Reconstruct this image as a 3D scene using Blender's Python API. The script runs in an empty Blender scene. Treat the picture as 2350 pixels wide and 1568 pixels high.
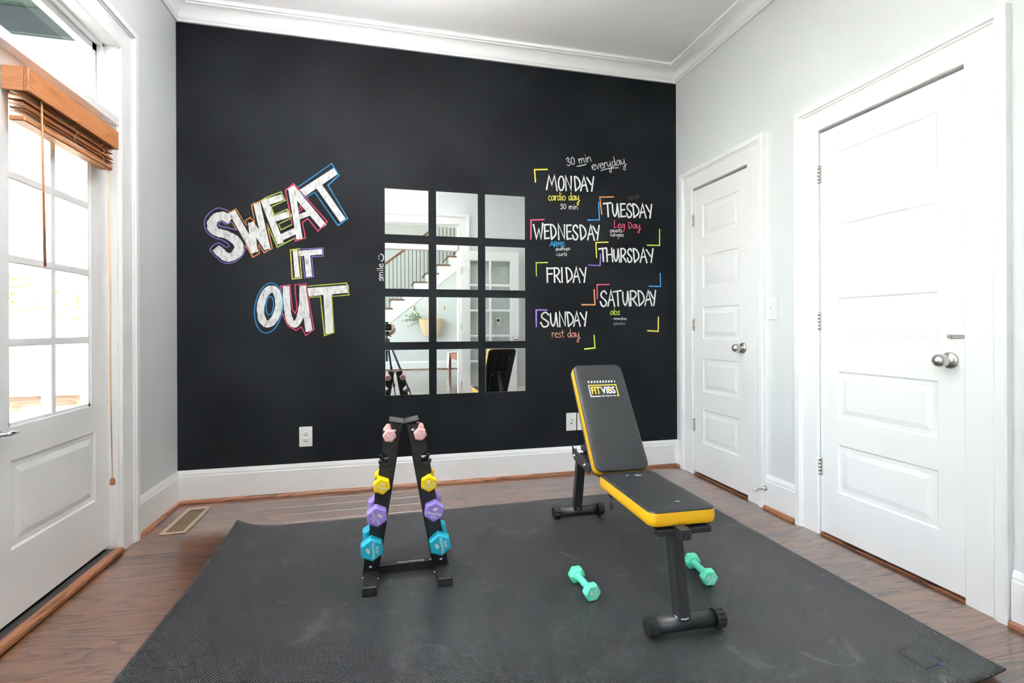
import bpy, bmesh, math, random
from mathutils import Vector, Matrix
S = bpy.context.scene
COL = S.collection
R = math.radians
random.seed(7)

# ------------------------------------------------------------------ camera
FPX, YAW, ROLL, CYP, EYE = 1146.24, R(13.732), R(-0.219), 752.74, 1.07
RW, LW, BW, FW = 2.163, -1.269, 3.463, 0.30      # inner faces: right x, left x, back y, front y
CEIL = 3.06
cam_data = bpy.data.cameras.new('camera')
cam_data.sensor_width = 36.0
cam_data.lens = FPX * 36.0 / 2350.0
cam_data.shift_y = -(784.0 - CYP) / 2350.0
cam_data.clip_start = 0.01
cam_data.clip_end = 300
cam = bpy.data.objects.new('camera', cam_data)
COL.objects.link(cam)
_r = Vector((math.cos(YAW), -math.sin(YAW), 0)); _u = Vector((0, 0, 1)); _f = Vector((math.sin(YAW), math.cos(YAW), 0))
_R = _r * math.cos(ROLL) + _u * math.sin(ROLL)
_U = _u * math.cos(ROLL) - _r * math.sin(ROLL)
_m = Matrix((( _R.x, _U.x, -_f.x, 0), (_R.y, _U.y, -_f.y, 0), (_R.z, _U.z, -_f.z, EYE), (0, 0, 0, 1)))
cam.matrix_world = _m
S.camera = cam

# ------------------------------------------------------------------ view, world, sun
S.view_settings.view_transform = 'Standard'
S.view_settings.look = 'None'
S.view_settings.gamma = 1.0
S.view_settings.use_curve_mapping = False
S.view_settings.exposure = 0.3
S.cycles.max_bounces = 14
S.cycles.diffuse_bounces = 7
S.cycles.glossy_bounces = 6
S.cycles.transparent_max_bounces = 16
S.cycles.sample_clamp_indirect = 30.0
S.cycles.caustics_reflective = False
S.cycles.caustics_refractive = False
S.cycles.use_denoising = True
world = bpy.data.worlds.new('daylight')
S.world = world
world.use_nodes = True
_n = world.node_tree.nodes; _n.clear()
_o = _n.new('ShaderNodeOutputWorld'); _b = _n.new('ShaderNodeBackground')
_b.inputs[0].default_value = (0.79, 0.895, 1.0, 1)
_b.inputs[1].default_value = 13.8
world.node_tree.links.new(_b.outputs[0], _o.inputs[0])
sun_d = bpy.data.lights.new('sun', 'SUN'); sun_d.energy = 77.0; sun_d.angle = R(1.0); sun_d.color = (1, 0.95, 0.87)
sun = bpy.data.objects.new('sun', sun_d); COL.objects.link(sun)
sun.rotation_euler = Vector((-.6, .3, -.74)).to_track_quat('-Z', 'Y').to_euler()      # from behind the house onto the hillside
def portal(name, loc, rot, sx, sy):
    d = bpy.data.lights.new(name, 'AREA'); d.shape = 'RECTANGLE'; d.size = sx; d.size_y = sy
    d.cycles.is_portal = True
    o = bpy.data.objects.new(name, d); COL.objects.link(o); o.location = loc; o.rotation_euler = rot
    return o
portal('portal_french_door', (-1.47, 2.03, 1.58), (R(90), 0, R(-90)), 1.5, 1.78)   # faces +X into the room
portal('portal_hall_window', (-2.36, -2.75, 2.6), (R(90), 0, R(-90)), 3.7, 3.8)

# ------------------------------------------------------------------ helpers
WM = {}
def tag(o, label=None, cat=None, group=None, kind=None):
    if label: o['label'] = label
    if cat: o['category'] = cat
    if group: o['group'] = group
    if kind: o['kind'] = kind
    return o
def empty(name, loc=(0, 0, 0), rz=0.0, label=None, cat=None, group=None, kind=None):
    o = bpy.data.objects.new(name, None); COL.objects.link(o)
    o.location = loc; o.rotation_euler = (0, 0, rz); o.empty_display_size = 0.05
    WM[o] = Matrix.Translation(Vector(loc)) @ Matrix.Rotation(rz, 4, 'Z')
    return tag(o, label, cat, group, kind)
def attach(o, parent, world=True):
    if parent is None:
        WM[o] = Matrix.Identity(4); return o
    o.parent = parent
    if world:
        o.matrix_parent_inverse = WM[parent].inverted(); WM[o] = Matrix.Identity(4)
    else:
        WM[o] = WM[parent].copy()
    return o
class MB:
    """collects shapes and links them as one mesh object"""
    def __init__(s): s.v = []; s.f = []; s.sm = []
    def add(s, vs, fs, smooth=False):
        k = len(s.v); s.v += [tuple(p) for p in vs]
        s.f += [tuple(i + k for i in f) for f in fs]; s.sm += [smooth] * len(fs)
        return s
    def box(s, a, b):
        x0, y0, z0 = [min(a[i], b[i]) for i in range(3)]; x1, y1, z1 = [max(a[i], b[i]) for i in range(3)]
        return s.add([(x0, y0, z0), (x1, y0, z0), (x1, y1, z0), (x0, y1, z0), (x0, y0, z1), (x1, y0, z1), (x1, y1, z1), (x0, y1, z1)],
                     [(0, 3, 2, 1), (4, 5, 6, 7), (0, 1, 5, 4), (1, 2, 6, 5), (2, 3, 7, 6), (3, 0, 4, 7)])
    def cbox(s, a, b, c=0.003):
        """box with chamfered edges"""
        bm = bmesh.new()
        x0, y0, z0 = [min(a[i], b[i]) for i in range(3)]; x1, y1, z1 = [max(a[i], b[i]) for i in range(3)]
        bmesh.ops.create_cube(bm, size=1.0)
        for v in bm.verts:
            v.co = Vector((x0 + (v.co.x + .5) * (x1 - x0), y0 + (v.co.y + .5) * (y1 - y0), z0 + (v.co.z + .5) * (z1 - z0)))
        bmesh.ops.bevel(bm, geom=bm.edges[:], offset=c, segments=1, affect='EDGES')
        return s.frombm(bm)
    def frombm(s, bm, smooth=False, M=None):
        bm.verts.ensure_lookup_table(); bm.verts.index_update()
        vs = [(M @ v.co if M else v.co.copy()) for v in bm.verts]; fs = [[v.index for v in f.verts] for f in bm.faces]
        bm.free(); return s.add(vs, fs, smooth)
    def bar(s, p, q, w, h, up=(0, 0, 1)):
        """rectangular bar from p to q, w across, h along up"""
        p = Vector(p); q = Vector(q); d = (q - p).normalized(); u = Vector(up)
        sd = d.cross(u).normalized(); u = sd.cross(d).normalized()
        vs = []
        for e in (p, q):
            for a, b in ((-1, -1), (1, -1), (1, 1), (-1, 1)):
                vs.append(e + sd * (a * w / 2) + u * (b * h / 2))
        return s.add(vs, [(0, 1, 2, 3), (7, 6, 5, 4), (0, 4, 5, 1), (1, 5, 6, 2), (2, 6, 7, 3), (3, 7, 4, 0)])
    def prism(s, poly, fn, d0, d1, smooth=False):
        """poly: 2-D outline; fn(u, v, d) -> 3-D point"""
        n = len(poly)
        vs = [fn(u, v, d0) for u, v in poly] + [fn(u, v, d1) for u, v in poly]
        k = len(s.v); s.v += [tuple(p) for p in vs]
        s.f += [tuple(k + i for i in range(n))[::-1], tuple(k + n + i for i in range(n))]; s.sm += [False, False]
        for i in range(n):
            j = (i + 1) % n; s.f.append((k + i, k + j, k + n + j, k + n + i)); s.sm.append(smooth)
        return s
    def tube(s, pts, r, seg=10, caps=True, smooth=True):
        pts = [Vector(p) for p in pts]; n = len(pts)
        rr = r if isinstance(r, (list, tuple)) else [r] * n
        vs = []; pv = None
        for i, p in enumerate(pts):
            d = (pts[min(i + 1, n - 1)] - pts[max(i - 1, 0)]).normalized()
            if pv is None:
                a = Vector((0, 0, 1)) if abs(d.z) < .9 else Vector((1, 0, 0)); pv = d.cross(a).normalized()
            pv = (pv - d * pv.dot(d)).normalized(); w = d.cross(pv)
            for k in range(seg):
                t = 2 * math.pi * k / seg
                vs.append(p + (pv * math.cos(t) + w * math.sin(t)) * rr[i])
        fs = []
        for i in range(n - 1):
            for k in range(seg):
                fs.append((i * seg + k, i * seg + (k + 1) % seg, (i + 1) * seg + (k + 1) % seg, (i + 1) * seg + k))
        s.add(vs, fs, smooth)
        if caps:
            k0 = len(s.v) - n * seg
            s.f.append(tuple(k0 + k for k in range(seg))[::-1]); s.f.append(tuple(k0 + (n - 1) * seg + k for k in range(seg))); s.sm += [False, False]
        return s
    def cyl(s, p, q, r, seg=20): return s.tube([p, q], r, seg)
    def lathe(s, prof, M, seg=24, smooth=True):
        """prof: list of (radius, height) along local z, M: 4x4 matrix"""
        vs = []; n = len(prof)
        for r, h in prof:
            for k in range(seg):
                t = 2 * math.pi * k / seg
                vs.append(M @ Vector((r * math.cos(t), r * math.sin(t), h)))
        fs = []
        for i in range(n - 1):
            for k in range(seg):
                fs.append((i * seg + k, i * seg + (k + 1) % seg, (i + 1) * seg + (k + 1) % seg, (i + 1) * seg + k))
        fs += [tuple(range(seg))[::-1], tuple((n - 1) * seg + k for k in range(seg))]
        return s.add(vs, fs, smooth)
    def mesh(s, name):
        m = bpy.data.meshes.new(name); m.from_pydata(s.v, [], s.f)
        m.polygons.foreach_set('use_smooth', s.sm); m.update(); return m
    def build(s, name, mat, parent=None, world=True, bevel=0, **kw):
        m = s.mesh(name); m.materials.append(mat)
        o = bpy.data.objects.new(name, m); COL.objects.link(o); attach(o, parent, world)
        if bevel:
            b = o.modifiers.new('bevel', 'BEVEL'); b.width = bevel; b.segments = 2; b.limit_method = 'ANGLE'; b.angle_limit = R(40)
        return tag(o, **kw)
def obj_from_mesh(name, me, parent=None, world=True, **kw):
    o = bpy.data.objects.new(name, me); COL.objects.link(o); attach(o, parent, world); return tag(o, **kw)
def fix_normals(o):
    bm = bmesh.new(); bm.from_mesh(o.data); bmesh.ops.recalc_face_normals(bm, faces=bm.faces[:]); bm.to_mesh(o.data); bm.free(); return o
def frame_z(origin, z, x=None):
    """matrix whose local z points along z"""
    z = Vector(z).normalized(); a = Vector(x) if x else (Vector((0, 0, 1)) if abs(z.z) < .9 else Vector((1, 0, 0)))
    xx = (a - z * a.dot(z)).normalized(); yy = z.cross(xx)
    return Matrix(((xx.x, yy.x, z.x, origin[0]), (xx.y, yy.y, z.y, origin[1]), (xx.z, yy.z, z.z, origin[2]), (0, 0, 0, 1)))
def text_mesh(txt, size=1.0, bold=0.0, extrude=0.0, sx=1.0, align='CENTER'):
    c = bpy.data.curves.new('t', 'FONT'); c.body = txt; c.size = size; c.offset = bold; c.extrude = extrude
    c.align_x = align; c.align_y = 'CENTER'; c.resolution_u = 3
    o = bpy.data.objects.new('t', c); COL.objects.link(o)
    dg = bpy.context.evaluated_depsgraph_get(); me = bpy.data.meshes.new_from_object(o.evaluated_get(dg))
    bpy.data.objects.remove(o); bpy.data.curves.remove(c)
    for v in me.vertices: v.co.x *= sx
    return me
def text_fit(name, txt, x0, x1, y0, y1, M, mat, parent, bold=0.0, world=True):
    """lettering stretched to fill a rectangle of M's local xy plane"""
    me = text_mesh(txt, 1.0, bold); xs = [v.co.x for v in me.vertices]; ys = [v.co.y for v in me.vertices]
    a, b, c, d = min(xs), max(xs), min(ys), max(ys)
    for v in me.vertices: v.co.x = x0 + (v.co.x - a) / (b - a) * (x1 - x0); v.co.y = y0 + (v.co.y - c) / (d - c) * (y1 - y0)
    me.transform(M); me.materials.clear(); me.materials.append(mat); me.name = name
    return obj_from_mesh(name, me, parent, world)
def text_obj(name, txt, M, mat, parent, size, bold=0.0, sx=1.0, world=True, align='CENTER'):
    me = text_mesh(txt, size, bold, 0.0, sx, align); me.transform(M); me.materials.clear(); me.materials.append(mat); me.name = name
    return obj_from_mesh(name, me, parent, world)

# ------------------------------------------------------------------ materials
def nodes(name):
    m = bpy.data.materials.new(name); m.use_nodes = True; t = m.node_tree
    return m, t, t.nodes['Principled BSDF']
def pm(name, col, rough=.5, metal=0, spec=.5, bump=0, bscale=200, var=0, vscale=8, coat=0):
    """principled material with optional fine bump and slight colour variation, both procedural"""
    m, t, p = nodes(name); N = t.nodes; L = t.links
    p.inputs['Base Color'].default_value = (*col, 1); p.inputs['Roughness'].default_value = rough
    p.inputs['Metallic'].default_value = metal; p.inputs['Specular IOR Level'].default_value = spec
    if coat: p.inputs['Coat Weight'].default_value = coat; p.inputs['Coat Roughness'].default_value = .1
    tc = N.new('ShaderNodeTexCoord')
    n1 = N.new('ShaderNodeTexNoise'); n1.inputs['Scale'].default_value = vscale; n1.inputs['Detail'].default_value = 4
    L.new(tc.outputs['Object'], n1.inputs['Vector'])
    mx = N.new('ShaderNodeMix'); mx.data_type = 'RGBA'
    mx.inputs[6].default_value = (*[c * (1 - var) for c in col], 1); mx.inputs[7].default_value = (*[min(1, c * (1 + var)) for c in col], 1)
    L.new(n1.outputs['Fac'], mx.inputs[0]); L.new(mx.outputs[2], p.inputs['Base Color'])
    if bump:
        n2 = N.new('ShaderNodeTexNoise'); n2.inputs['Scale'].default_value = bscale; n2.inputs['Detail'].default_value = 3
        L.new(tc.outputs['Object'], n2.inputs['Vector'])
        b = N.new('ShaderNodeBump'); b.inputs['Strength'].default_value = bump; b.inputs['Distance'].default_value = .002
        L.new(n2.outputs['Fac'], b.inputs['Height']); L.new(b.outputs['Normal'], p.inputs['Normal'])
    return m
def srgb(r, g, b):
    f = lambda c: (c / 255 / 12.92) if c / 255 <= .04045 else ((c / 255 + .055) / 1.055) ** 2.4
    return (f(r), f(g), f(b))
def math_node(t, op, a, b=None):
    n = t.nodes.new('ShaderNodeMath'); n.operation = op
    for i, x in enumerate((a, b)):
        if x is None: continue
        if isinstance(x, (int, float)): n.inputs[i].default_value = x
        else: t.links.new(x, n.inputs[i])
    return n.outputs[0]
M_WALL = pm('wall_paint', (.71, .735, .745), .6, spec=.3, bump=.12, bscale=350, var=.012, vscale=3)
M_TRIM = pm('trim_paint', (.89, .895, .90), .34, spec=.45, bump=.05, bscale=120, var=.01)
M_CEIL = pm('ceiling_paint', (.92, .925, .935), .8, spec=.2, bump=.1, bscale=300, var=.01)
M_NICKEL = pm('brushed_nickel', (.62, .59, .56), .3, metal=1, bump=.05, bscale=400, var=.05)
M_CHROME = pm('chrome', (.85, .85, .86), .12, metal=1, var=.02)
M_PLATE = pm('white_plastic', (.80, .80, .78), .3, var=.01)
M_SLOT = pm('dark_slot', (.03, .03, .03), .6, var=.1)
M_BLACKMETAL = pm('black_powder_coat', (.016, .016, .018), .42, spec=.5, bump=.12, bscale=900, var=.1, vscale=30)
M_BLACKPLASTIC = pm('black_plastic', (.014, .014, .015), .38, bump=.06, bscale=500, var=.1, vscale=30)
M_IRON = pm('dark_iron', (.02, .022, .026), .45, var=.1)
M_SUEDE = pm('black_vinyl', (.013, .0142, .0165), .46, spec=.5, bump=.25, bscale=700, var=.12, vscale=6)
M_YELLOWV = pm('yellow_vinyl', srgb(246, 186, 30), .4, bump=.15, bscale=500, var=.05, vscale=10)
M_WHITEPRINT = pm('white_print', (.85, .85, .85), .5, var=.02)
M_YELLOWPRINT = pm('yellow_print', srgb(250, 205, 70), .5, var=.02)
def glass_mat(name, tint=(.96, .98, .97), refl=.06):
    m = bpy.data.materials.new(name); m.use_nodes = True; t = m.node_tree; N = t.nodes; N.clear()
    o = N.new('ShaderNodeOutputMaterial'); mx = N.new('ShaderNodeMixShader'); tr = N.new('ShaderNodeBsdfTransparent'); gl = N.new('ShaderNodeBsdfGlossy')
    lw = N.new('ShaderNodeLayerWeight'); lw.inputs['Blend'].default_value = .5      # Schlick reflectance, the same on both faces
    fac = math_node(t, 'ADD', math_node(t, 'MULTIPLY', math_node(t, 'POWER', lw.outputs['Facing'], 5.0), .9), .03)
    tr.inputs['Color'].default_value = (*tint, 1); gl.inputs['Roughness'].default_value = .02
    t.links.new(fac, mx.inputs[0]); t.links.new(tr.outputs[0], mx.inputs[1]); t.links.new(gl.outputs[0], mx.inputs[2]); t.links.new(mx.outputs[0], o.inputs['Surface'])
    return m
M_GLASS = glass_mat('window_glass')
def wood_mat(name, cols, rough=.3, along=0, gscale=1.0, coat=0.0):
    """oak-like grain running along local axis `along`; each object gets its own figure"""
    m, t, p = nodes(name); N = t.nodes; L = t.links
    tc = N.new('ShaderNodeTexCoord'); oi = N.new('ShaderNodeObjectInfo')
    off = N.new('ShaderNodeVectorMath'); off.operation = 'SCALE'
    cmb = N.new('ShaderNodeCombineXYZ'); r1 = math_node(t, 'MULTIPLY', oi.outputs['Random'], 37.0); r2 = math_node(t, 'MULTIPLY', oi.outputs['Random'], 91.0)
    L.new(r1, cmb.inputs[0]); L.new(r2, cmb.inputs[1]); L.new(r1, cmb.inputs[2])
    va = N.new('ShaderNodeVectorMath'); va.operation = 'ADD'
    L.new(tc.outputs['Object'], va.inputs[0]); L.new(cmb.outputs[0], va.inputs[1])
    def mapped(sc):
        mp = N.new('ShaderNodeMapping'); mp.inputs['Scale'].default_value = sc; L.new(va.outputs[0], mp.inputs['Vector']); return mp.outputs[0]
    def sc3(l, c): v = [c * gscale] * 3; v[along] = l * gscale; return v
    n1 = N.new('ShaderNodeTexNoise'); n1.inputs['Scale'].default_value = 1; n1.inputs['Detail'].default_value = 2; n1.inputs['Distortion'].default_value = .4
    L.new(mapped(sc3(1.1, 9)), n1.inputs['Vector'])
    ring = math_node(t, 'FRACT', math_node(t, 'MULTIPLY', n1.outputs['Fac'], 11.0))
    ring = math_node(t, 'POWER', ring, 2.2)
    n2 = N.new('ShaderNodeTexNoise'); n2.inputs['Scale'].default_value = 1; n2.inputs['Detail'].default_value = 5; n2.inputs['Roughness'].default_value = .65
    L.new(mapped(sc3(6, 170)), n2.inputs['Vector'])
    n3 = N.new('ShaderNodeTexNoise'); n3.inputs['Scale'].default_value = 1; n3.inputs['Detail'].default_value = 3
    L.new(mapped(sc3(.8, 5)), n3.inputs['Vector'])
    a = math_node(t, 'MULTIPLY', ring, math_node(t, 'ADD', math_node(t, 'MULTIPLY', n2.outputs['Fac'], 1.3), -.12))
    a = math_node(t, 'ADD', math_node(t, 'MULTIPLY', a, .95), math_node(t, 'MULTIPLY', math_node(t, 'SUBTRACT', n2.outputs['Fac'], .5), .5))
    a = math_node(t, 'ADD', a, math_node(t, 'MULTIPLY', math_node(t, 'SUBTRACT', n3.outputs['Fac'], .5), .5))
    a = math_node(t, 'ADD', a, math_node(t, 'MULTIPLY', math_node(t, 'SUBTRACT', oi.outputs['Random'], .5), .22))
    cr = N.new('ShaderNodeValToRGB'); L.new(a, cr.inputs[0])
    e = cr.color_ramp.elements; e[0].position = 0.0; e[0].color = (*cols[0], 1); e[1].position = .62; e[1].color = (*cols[2], 1)
    x = cr.color_ramp.elements.new(.27); x.color = (*cols[1], 1)
    L.new(cr.outputs[0], p.inputs['Base Color'])
    rr = N.new('ShaderNodeMapRange'); rr.inputs['To Min'].default_value = rough * .85; rr.inputs['To Max'].default_value = rough * 1.3
    L.new(n2.outputs['Fac'], rr.inputs['Value']); L.new(rr.outputs[0], p.inputs['Roughness'])
    b = N.new('ShaderNodeBump'); b.inputs['Strength'].default_value = .12; b.inputs['Distance'].default_value = .001
    L.new(n2.outputs['Fac'], b.inputs['Height']); L.new(b.outputs['Normal'], p.inputs['Normal'])
    if coat: p.inputs['Coat Weight'].default_value = coat; p.inputs['Coat Roughness'].default_value = .13; p.inputs['Coat IOR'].default_value = 1.8
    return m
M_OAK = wood_mat('stained_oak_floor', [(.150, .064, .033), (.092, .037, .018), (.014, .0055, .003)], .3, 0, 1.0, coat=1.0)
M_OAKTRIM = wood_mat('stained_oak_trim', [(.30, .125, .06), (.19, .075, .035), (.05, .02, .01)], .35, 1)
M_OAKTRIMX = wood_mat('stained_oak_trim_x', [(.30, .125, .06), (.19, .075, .035), (.05, .02, .01)], .35, 0)
M_BLIND = wood_mat('blind_wood', [(.40, .165, .062), (.34, .135, .05), (.26, .095, .036)], .45, 1, 1.4)
# ------------------------------------------------------------------ room shell
def rects(u0, u1, z0, z1, holes):
    us = sorted({u0, u1, *[h[0] for h in holes], *[h[1] for h in holes]}); zs = sorted({z0, z1, *[h[2] for h in holes], *[h[3] for h in holes]})
    for i in range(len(us) - 1):
        for j in range(len(zs) - 1):
            cu, cz = (us[i] + us[i + 1]) / 2, (zs[j] + zs[j + 1]) / 2
            if not any(h[0] < cu < h[1] and h[2] < cz < h[3] for h in holes): yield us[i], us[i + 1], zs[j], zs[j + 1]
def wall_x(mb, x0, x1, u0, u1, z0, z1, holes=()):
    for a, b, c, d in rects(u0, u1, z0, z1, holes): mb.box((x0, a, c), (x1, b, d))
    return mb
def wall_y(mb, y0, y1, u0, u1, z0, z1, holes=()):
    for a, b, c, d in rects(u0, u1, z0, z1, holes): mb.box((a, y0, c), (b, y1, d))
    return mb
def chalkboard_mat():
    m, t, p = nodes('chalkboard_paint'); N = t.nodes; L = t.links
    tc = N.new('ShaderNodeTexCoord')
    n = N.new('ShaderNodeTexNoise'); n.inputs['Scale'].default_value = 2.2; n.inputs['Detail'].default_value = 5; L.new(tc.outputs['Object'], n.inputs['Vector'])
    f = N.new('ShaderNodeTexNoise'); f.inputs['Scale'].default_value = 260; f.inputs['Detail'].default_value = 3; L.new(tc.outputs['Object'], f.inputs['Vector'])
    cr = N.new('ShaderNodeValToRGB'); cr.color_ramp.elements[0].color = (.0085, .0092, .0108, 1); cr.color_ramp.elements[1].color = (.0145, .0157, .0182, 1)
    cr.color_ramp.elements[0].position = .35; cr.color_ramp.elements[1].position = .7
    L.new(n.outputs['Fac'], cr.inputs[0]); L.new(cr.outputs[0], p.inputs['Base Color'])
    p.inputs['Roughness'].default_value = .55; p.inputs['Specular IOR Level'].default_value = .04
    b = N.new('ShaderNodeBump'); b.inputs['Strength'].default_value = .15; b.inputs['Distance'].default_value = .001
    L.new(f.outputs['Fac'], b.inputs['Height']); L.new(b.outputs['Normal'], p.inputs['Normal'])
    return m
M_CHALKB = chalkboard_mat()
LDOOR = (1.28, 2.785, 0, 2.44)
SD = (2.655, 3.238, 0, 2.075); BD = (1.452, 2.135, 0, 2.078)
OPN = (-0.62, 0.935, 0, 2.41)
wall_back = tag(wall_y(MB(), BW, BW + .15, LW - .14, RW + .15, 0, CEIL).build('wall_back', M_CHALKB), 'black chalkboard-painted wall covered in coloured chalk lettering', 'wall', kind='structure')
tag(wall_x(MB(), LW - .14, LW, FW - .12, BW, 0, CEIL + .4, [LDOOR]).build('wall_left', M_WALL), 'pale blue-grey wall around the glazed garden door', 'wall', kind='structure')
wr = wall_x(MB(), RW, RW + .07, FW - .12, BW, 0, CEIL, [SD, BD]); wall_x(wr, RW + .07, RW + .15, FW - .12, BW, 0, CEIL)
tag(wr.build('wall_right', M_WALL), 'pale grey wall with two white closet doors', 'wall', kind='structure')
tag(wall_y(MB(), FW - .12, FW, -2.34, 3.3, 0, 5.2, [OPN]).build('wall_front', M_WALL), 'pale green-grey wall with the cased opening, seen in the mirrors', 'wall', kind='structure')
tag(MB().box((LW - .14, FW - .12, CEIL), (RW + .15, BW + .15, CEIL + .1)).build('ceiling', M_CEIL), 'flat white ceiling above the workout room', 'ceiling', kind='structure')
# hall beyond the opening
HF = -6.4
tag(wall_x(MB(), -2.34, -2.2, HF, FW - .12, 0, 5.2, [(-4.6, -.9, .7, 4.5)]).build('wall_hall_left', M_WALL), 'hall wall with a many-paned window', 'wall', kind='structure')
tag(MB().box((3.2, HF, 0), (3.34, FW - .12, 5.2)).build('wall_hall_right', M_WALL), 'plain pale hall wall opposite the window', 'wall', kind='structure')
tag(MB().box((-2.34, HF - .14, 0), (3.34, HF, 5.2)).build('wall_hall_far', M_WALL), 'tall pale wall behind the staircase, seen in the mirrors', 'wall', kind='structure')
tag(MB().box((-2.34, HF - .14, 5.2), (3.34, FW, 5.3)).build('ceiling_hall', M_CEIL), 'high white ceiling over the hall', 'ceiling', kind='structure')
# floor and its boards
floor = MB().box((-2.34, HF - .14, -.2), (3.34, BW + .15, -.0125)).build('floor', pm('subfloor', (.03, .018, .012), .8, var=.1))
tag(floor, 'dark stained oak strip floor with satin finish', 'floor', kind='structure')
PW = .127
plank_cache = {}
def plank(x0, x1, y0, w):
    key = (round(x1 - x0, 2), round(w, 3))
    if key not in plank_cache:
        m = MB(); h = key[0] / 2 - .0003; c = .0006; w2 = key[1] / 2 - .0003
        v = [(-h, -w2, -.012), (h, -w2, -.012), (h, w2, -.012), (-h, w2, -.012), (-h, -w2, -c), (h, -w2, -c), (h, w2, -c), (-h, w2, -c),
             (-h + c, -w2 + c, 0), (h - c, -w2 + c, 0), (h - c, w2 - c, 0), (-h + c, w2 - c, 0)]
        m.add(v, [(8, 9, 10, 11), (4, 5, 9, 8), (5, 6, 10, 9), (6, 7, 11, 10), (7, 4, 8, 11), (0, 1, 5, 4), (1, 2, 6, 5), (2, 3, 7, 6), (3, 0, 4, 7)])
        me = m.mesh('plank'); me.materials.append(M_OAK); plank_cache[key] = me
    o = bpy.data.objects.new('plank', plank_cache[key]); COL.objects.link(o); attach(o, floor)
    o.location = ((x0 + x1) / 2, y0 + w / 2, 0)
def lay(x0, x1, ya, yb, lens, rng):
    y = ya
    while y < yb - .005:
        w = min(PW, yb - y); x = x0 - rng.uniform(0, lens[0] * .8)
        while x < x1 - .01:
            l = round(rng.uniform(*lens) * 10) / 10
            a = max(x, x0); b = min(x + l, x1)
            if x1 - b < .25: b = x1; x = x1
            else: x += l
            if b - a > .02: plank(round(a, 2), round(b, 2), y, w)
        y += w
rng = random.Random(3)
lay(LW - .02, RW + .07, FW - .12, BW, (1.0, 2.3), rng)
lay(-2.2, 3.2, HF, FW - .12, (1.6, 3.2), rng)

# ------------------------------------------------------------------ crown, baseboards, casings
cove = [(.024 + .062 * (1 - math.cos(t)), 2.986 + .05 * math.sin(t)) for t in [R(10 * k) for k in range(10)]]
CROWN = [(0, 2.956), (.014, 2.956), (.014, 2.971), (.02, 2.975), (.023, 2.981)] + cove + [(.086, 3.042), (.104, 3.042), (.104, CEIL), (0, CEIL)]
vs = []; nP = len(CROWN)
for sx, sy in ((0, 0), (1, 0), (1, 1), (0, 1)):
    for d, z in CROWN:
        vs.append((RW - d if sx else LW + d, BW - d if sy else FW + d, z))
fs = [(c * nP + i, c * nP + (i + 1) % nP, ((c + 1) % 4) * nP + (i + 1) % nP, ((c + 1) % 4) * nP + i) for c in range(4) for i in range(nP)]
tag(fix_normals(MB().add(vs, fs).build('trim_1', M_TRIM)), 'white cove crown moulding running round the ceiling', 'crown moulding', kind='structure')
BASE = [(0, 0), (.016, 0), (.016, .162), (.0125, .168), (.0125, .178), (.008, .19), (.004, .2), (0, .2)]
SHOE = [(.016, 0)] + [(.016 + .018 * math.cos(t), .021 * math.sin(t)) for t in [R(15 * k) for k in range(7)]]
def mould(prof, fn, u0, u1): return MB().prism(prof, lambda d, z, u: fn(u, d, z), u0, u1)
F_BACK = lambda u, d, z: (u, BW - d, z); F_LEFT = lambda u, d, z: (LW + d, u, z); F_RIGHT = lambda u, d, z: (RW - d, u, z); F_FRONT = lambda u, d, z: (u, FW + d, z)
F_HALL = lambda u, d, z: (u, -5.3 + d, z)
def baseboard(name, fn, segs, label, shoe_mat):
    root = None
    for k, (u0, u1) in enumerate(segs):
        o = fix_normals(mould(BASE, fn, u0, u1).build(name if k == 0 else 'board', M_TRIM, root))
        if k == 0: root = tag(o, label, 'baseboard', kind='structure')
        fix_normals(mould(SHOE, fn, u0, u1).build('shoe_moulding', shoe_mat, root))
baseboard('baseboard_back', F_BACK, [(LW, RW)], 'tall white baseboard under the black wall with brown shoe moulding', M_OAKTRIMX)
baseboard('baseboard_left', F_LEFT, [(2.927, BW), (FW, 1.138)], 'white baseboard beside the glazed garden door', M_OAKTRIM)
baseboard('baseboard_right', F_RIGHT, [(2.28, 2.511), (3.382, BW), (FW, 1.308)], 'white baseboard below the light switch on the closet wall', M_OAKTRIM)
baseboard('baseboard_front', F_FRONT, [(1.085, RW), (LW, -.77)], 'white baseboard beside the cased opening, behind the open door', M_OAKTRIMX)
CASE = [(0, 0), (0, .013), (.004, .016), (.096, .018), (.099, .023), (.105, .025), (.109, .022), (.111, .031), (.139, .031), (.144, .027), (.144, 0)]
def casing(name, fn, u0, u1, zt, label, k=1.0):
    path = [(u0, 0, -1, 0), (u0, zt, -1, 1), (u1, zt, 1, 1), (u1, 0, 1, 0)]; vs = []; n = len(CASE)
    for u, z, du, dz in path:
        for w, d in CASE: vs.append(fn(u + du * w * k, d, z + dz * w * k))
    fs = [(c * n + i, c * n + (i + 1) % n, (c + 1) * n + (i + 1) % n, (c + 1) * n + i) for c in range(3) for i in range(n)]
    fs += [tuple(range(n)), tuple(3 * n + i for i in range(n))]
    return tag(fix_normals(MB().add(vs, fs).build(name, M_TRIM)), label, 'door casing', kind='structure')
casing('trim_2', F_LEFT, LDOOR[0], LDOOR[1], LDOOR[3] - .012, 'white moulded casing round the garden door and its transom', .985)
casing('trim_3', F_RIGHT, SD[0] + .003, SD[1] - .003, SD[3] + .002, 'white moulded casing round the narrow closet door')
casing('trim_4', F_RIGHT, BD[0] + .003, BD[1] - .003, BD[3] + .002, 'white moulded casing round the wide closet door')
casing('trim_5', F_FRONT, OPN[0], OPN[1], OPN[3], 'white casing round the opening to the hall, seen in the mirrors', .95)
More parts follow.
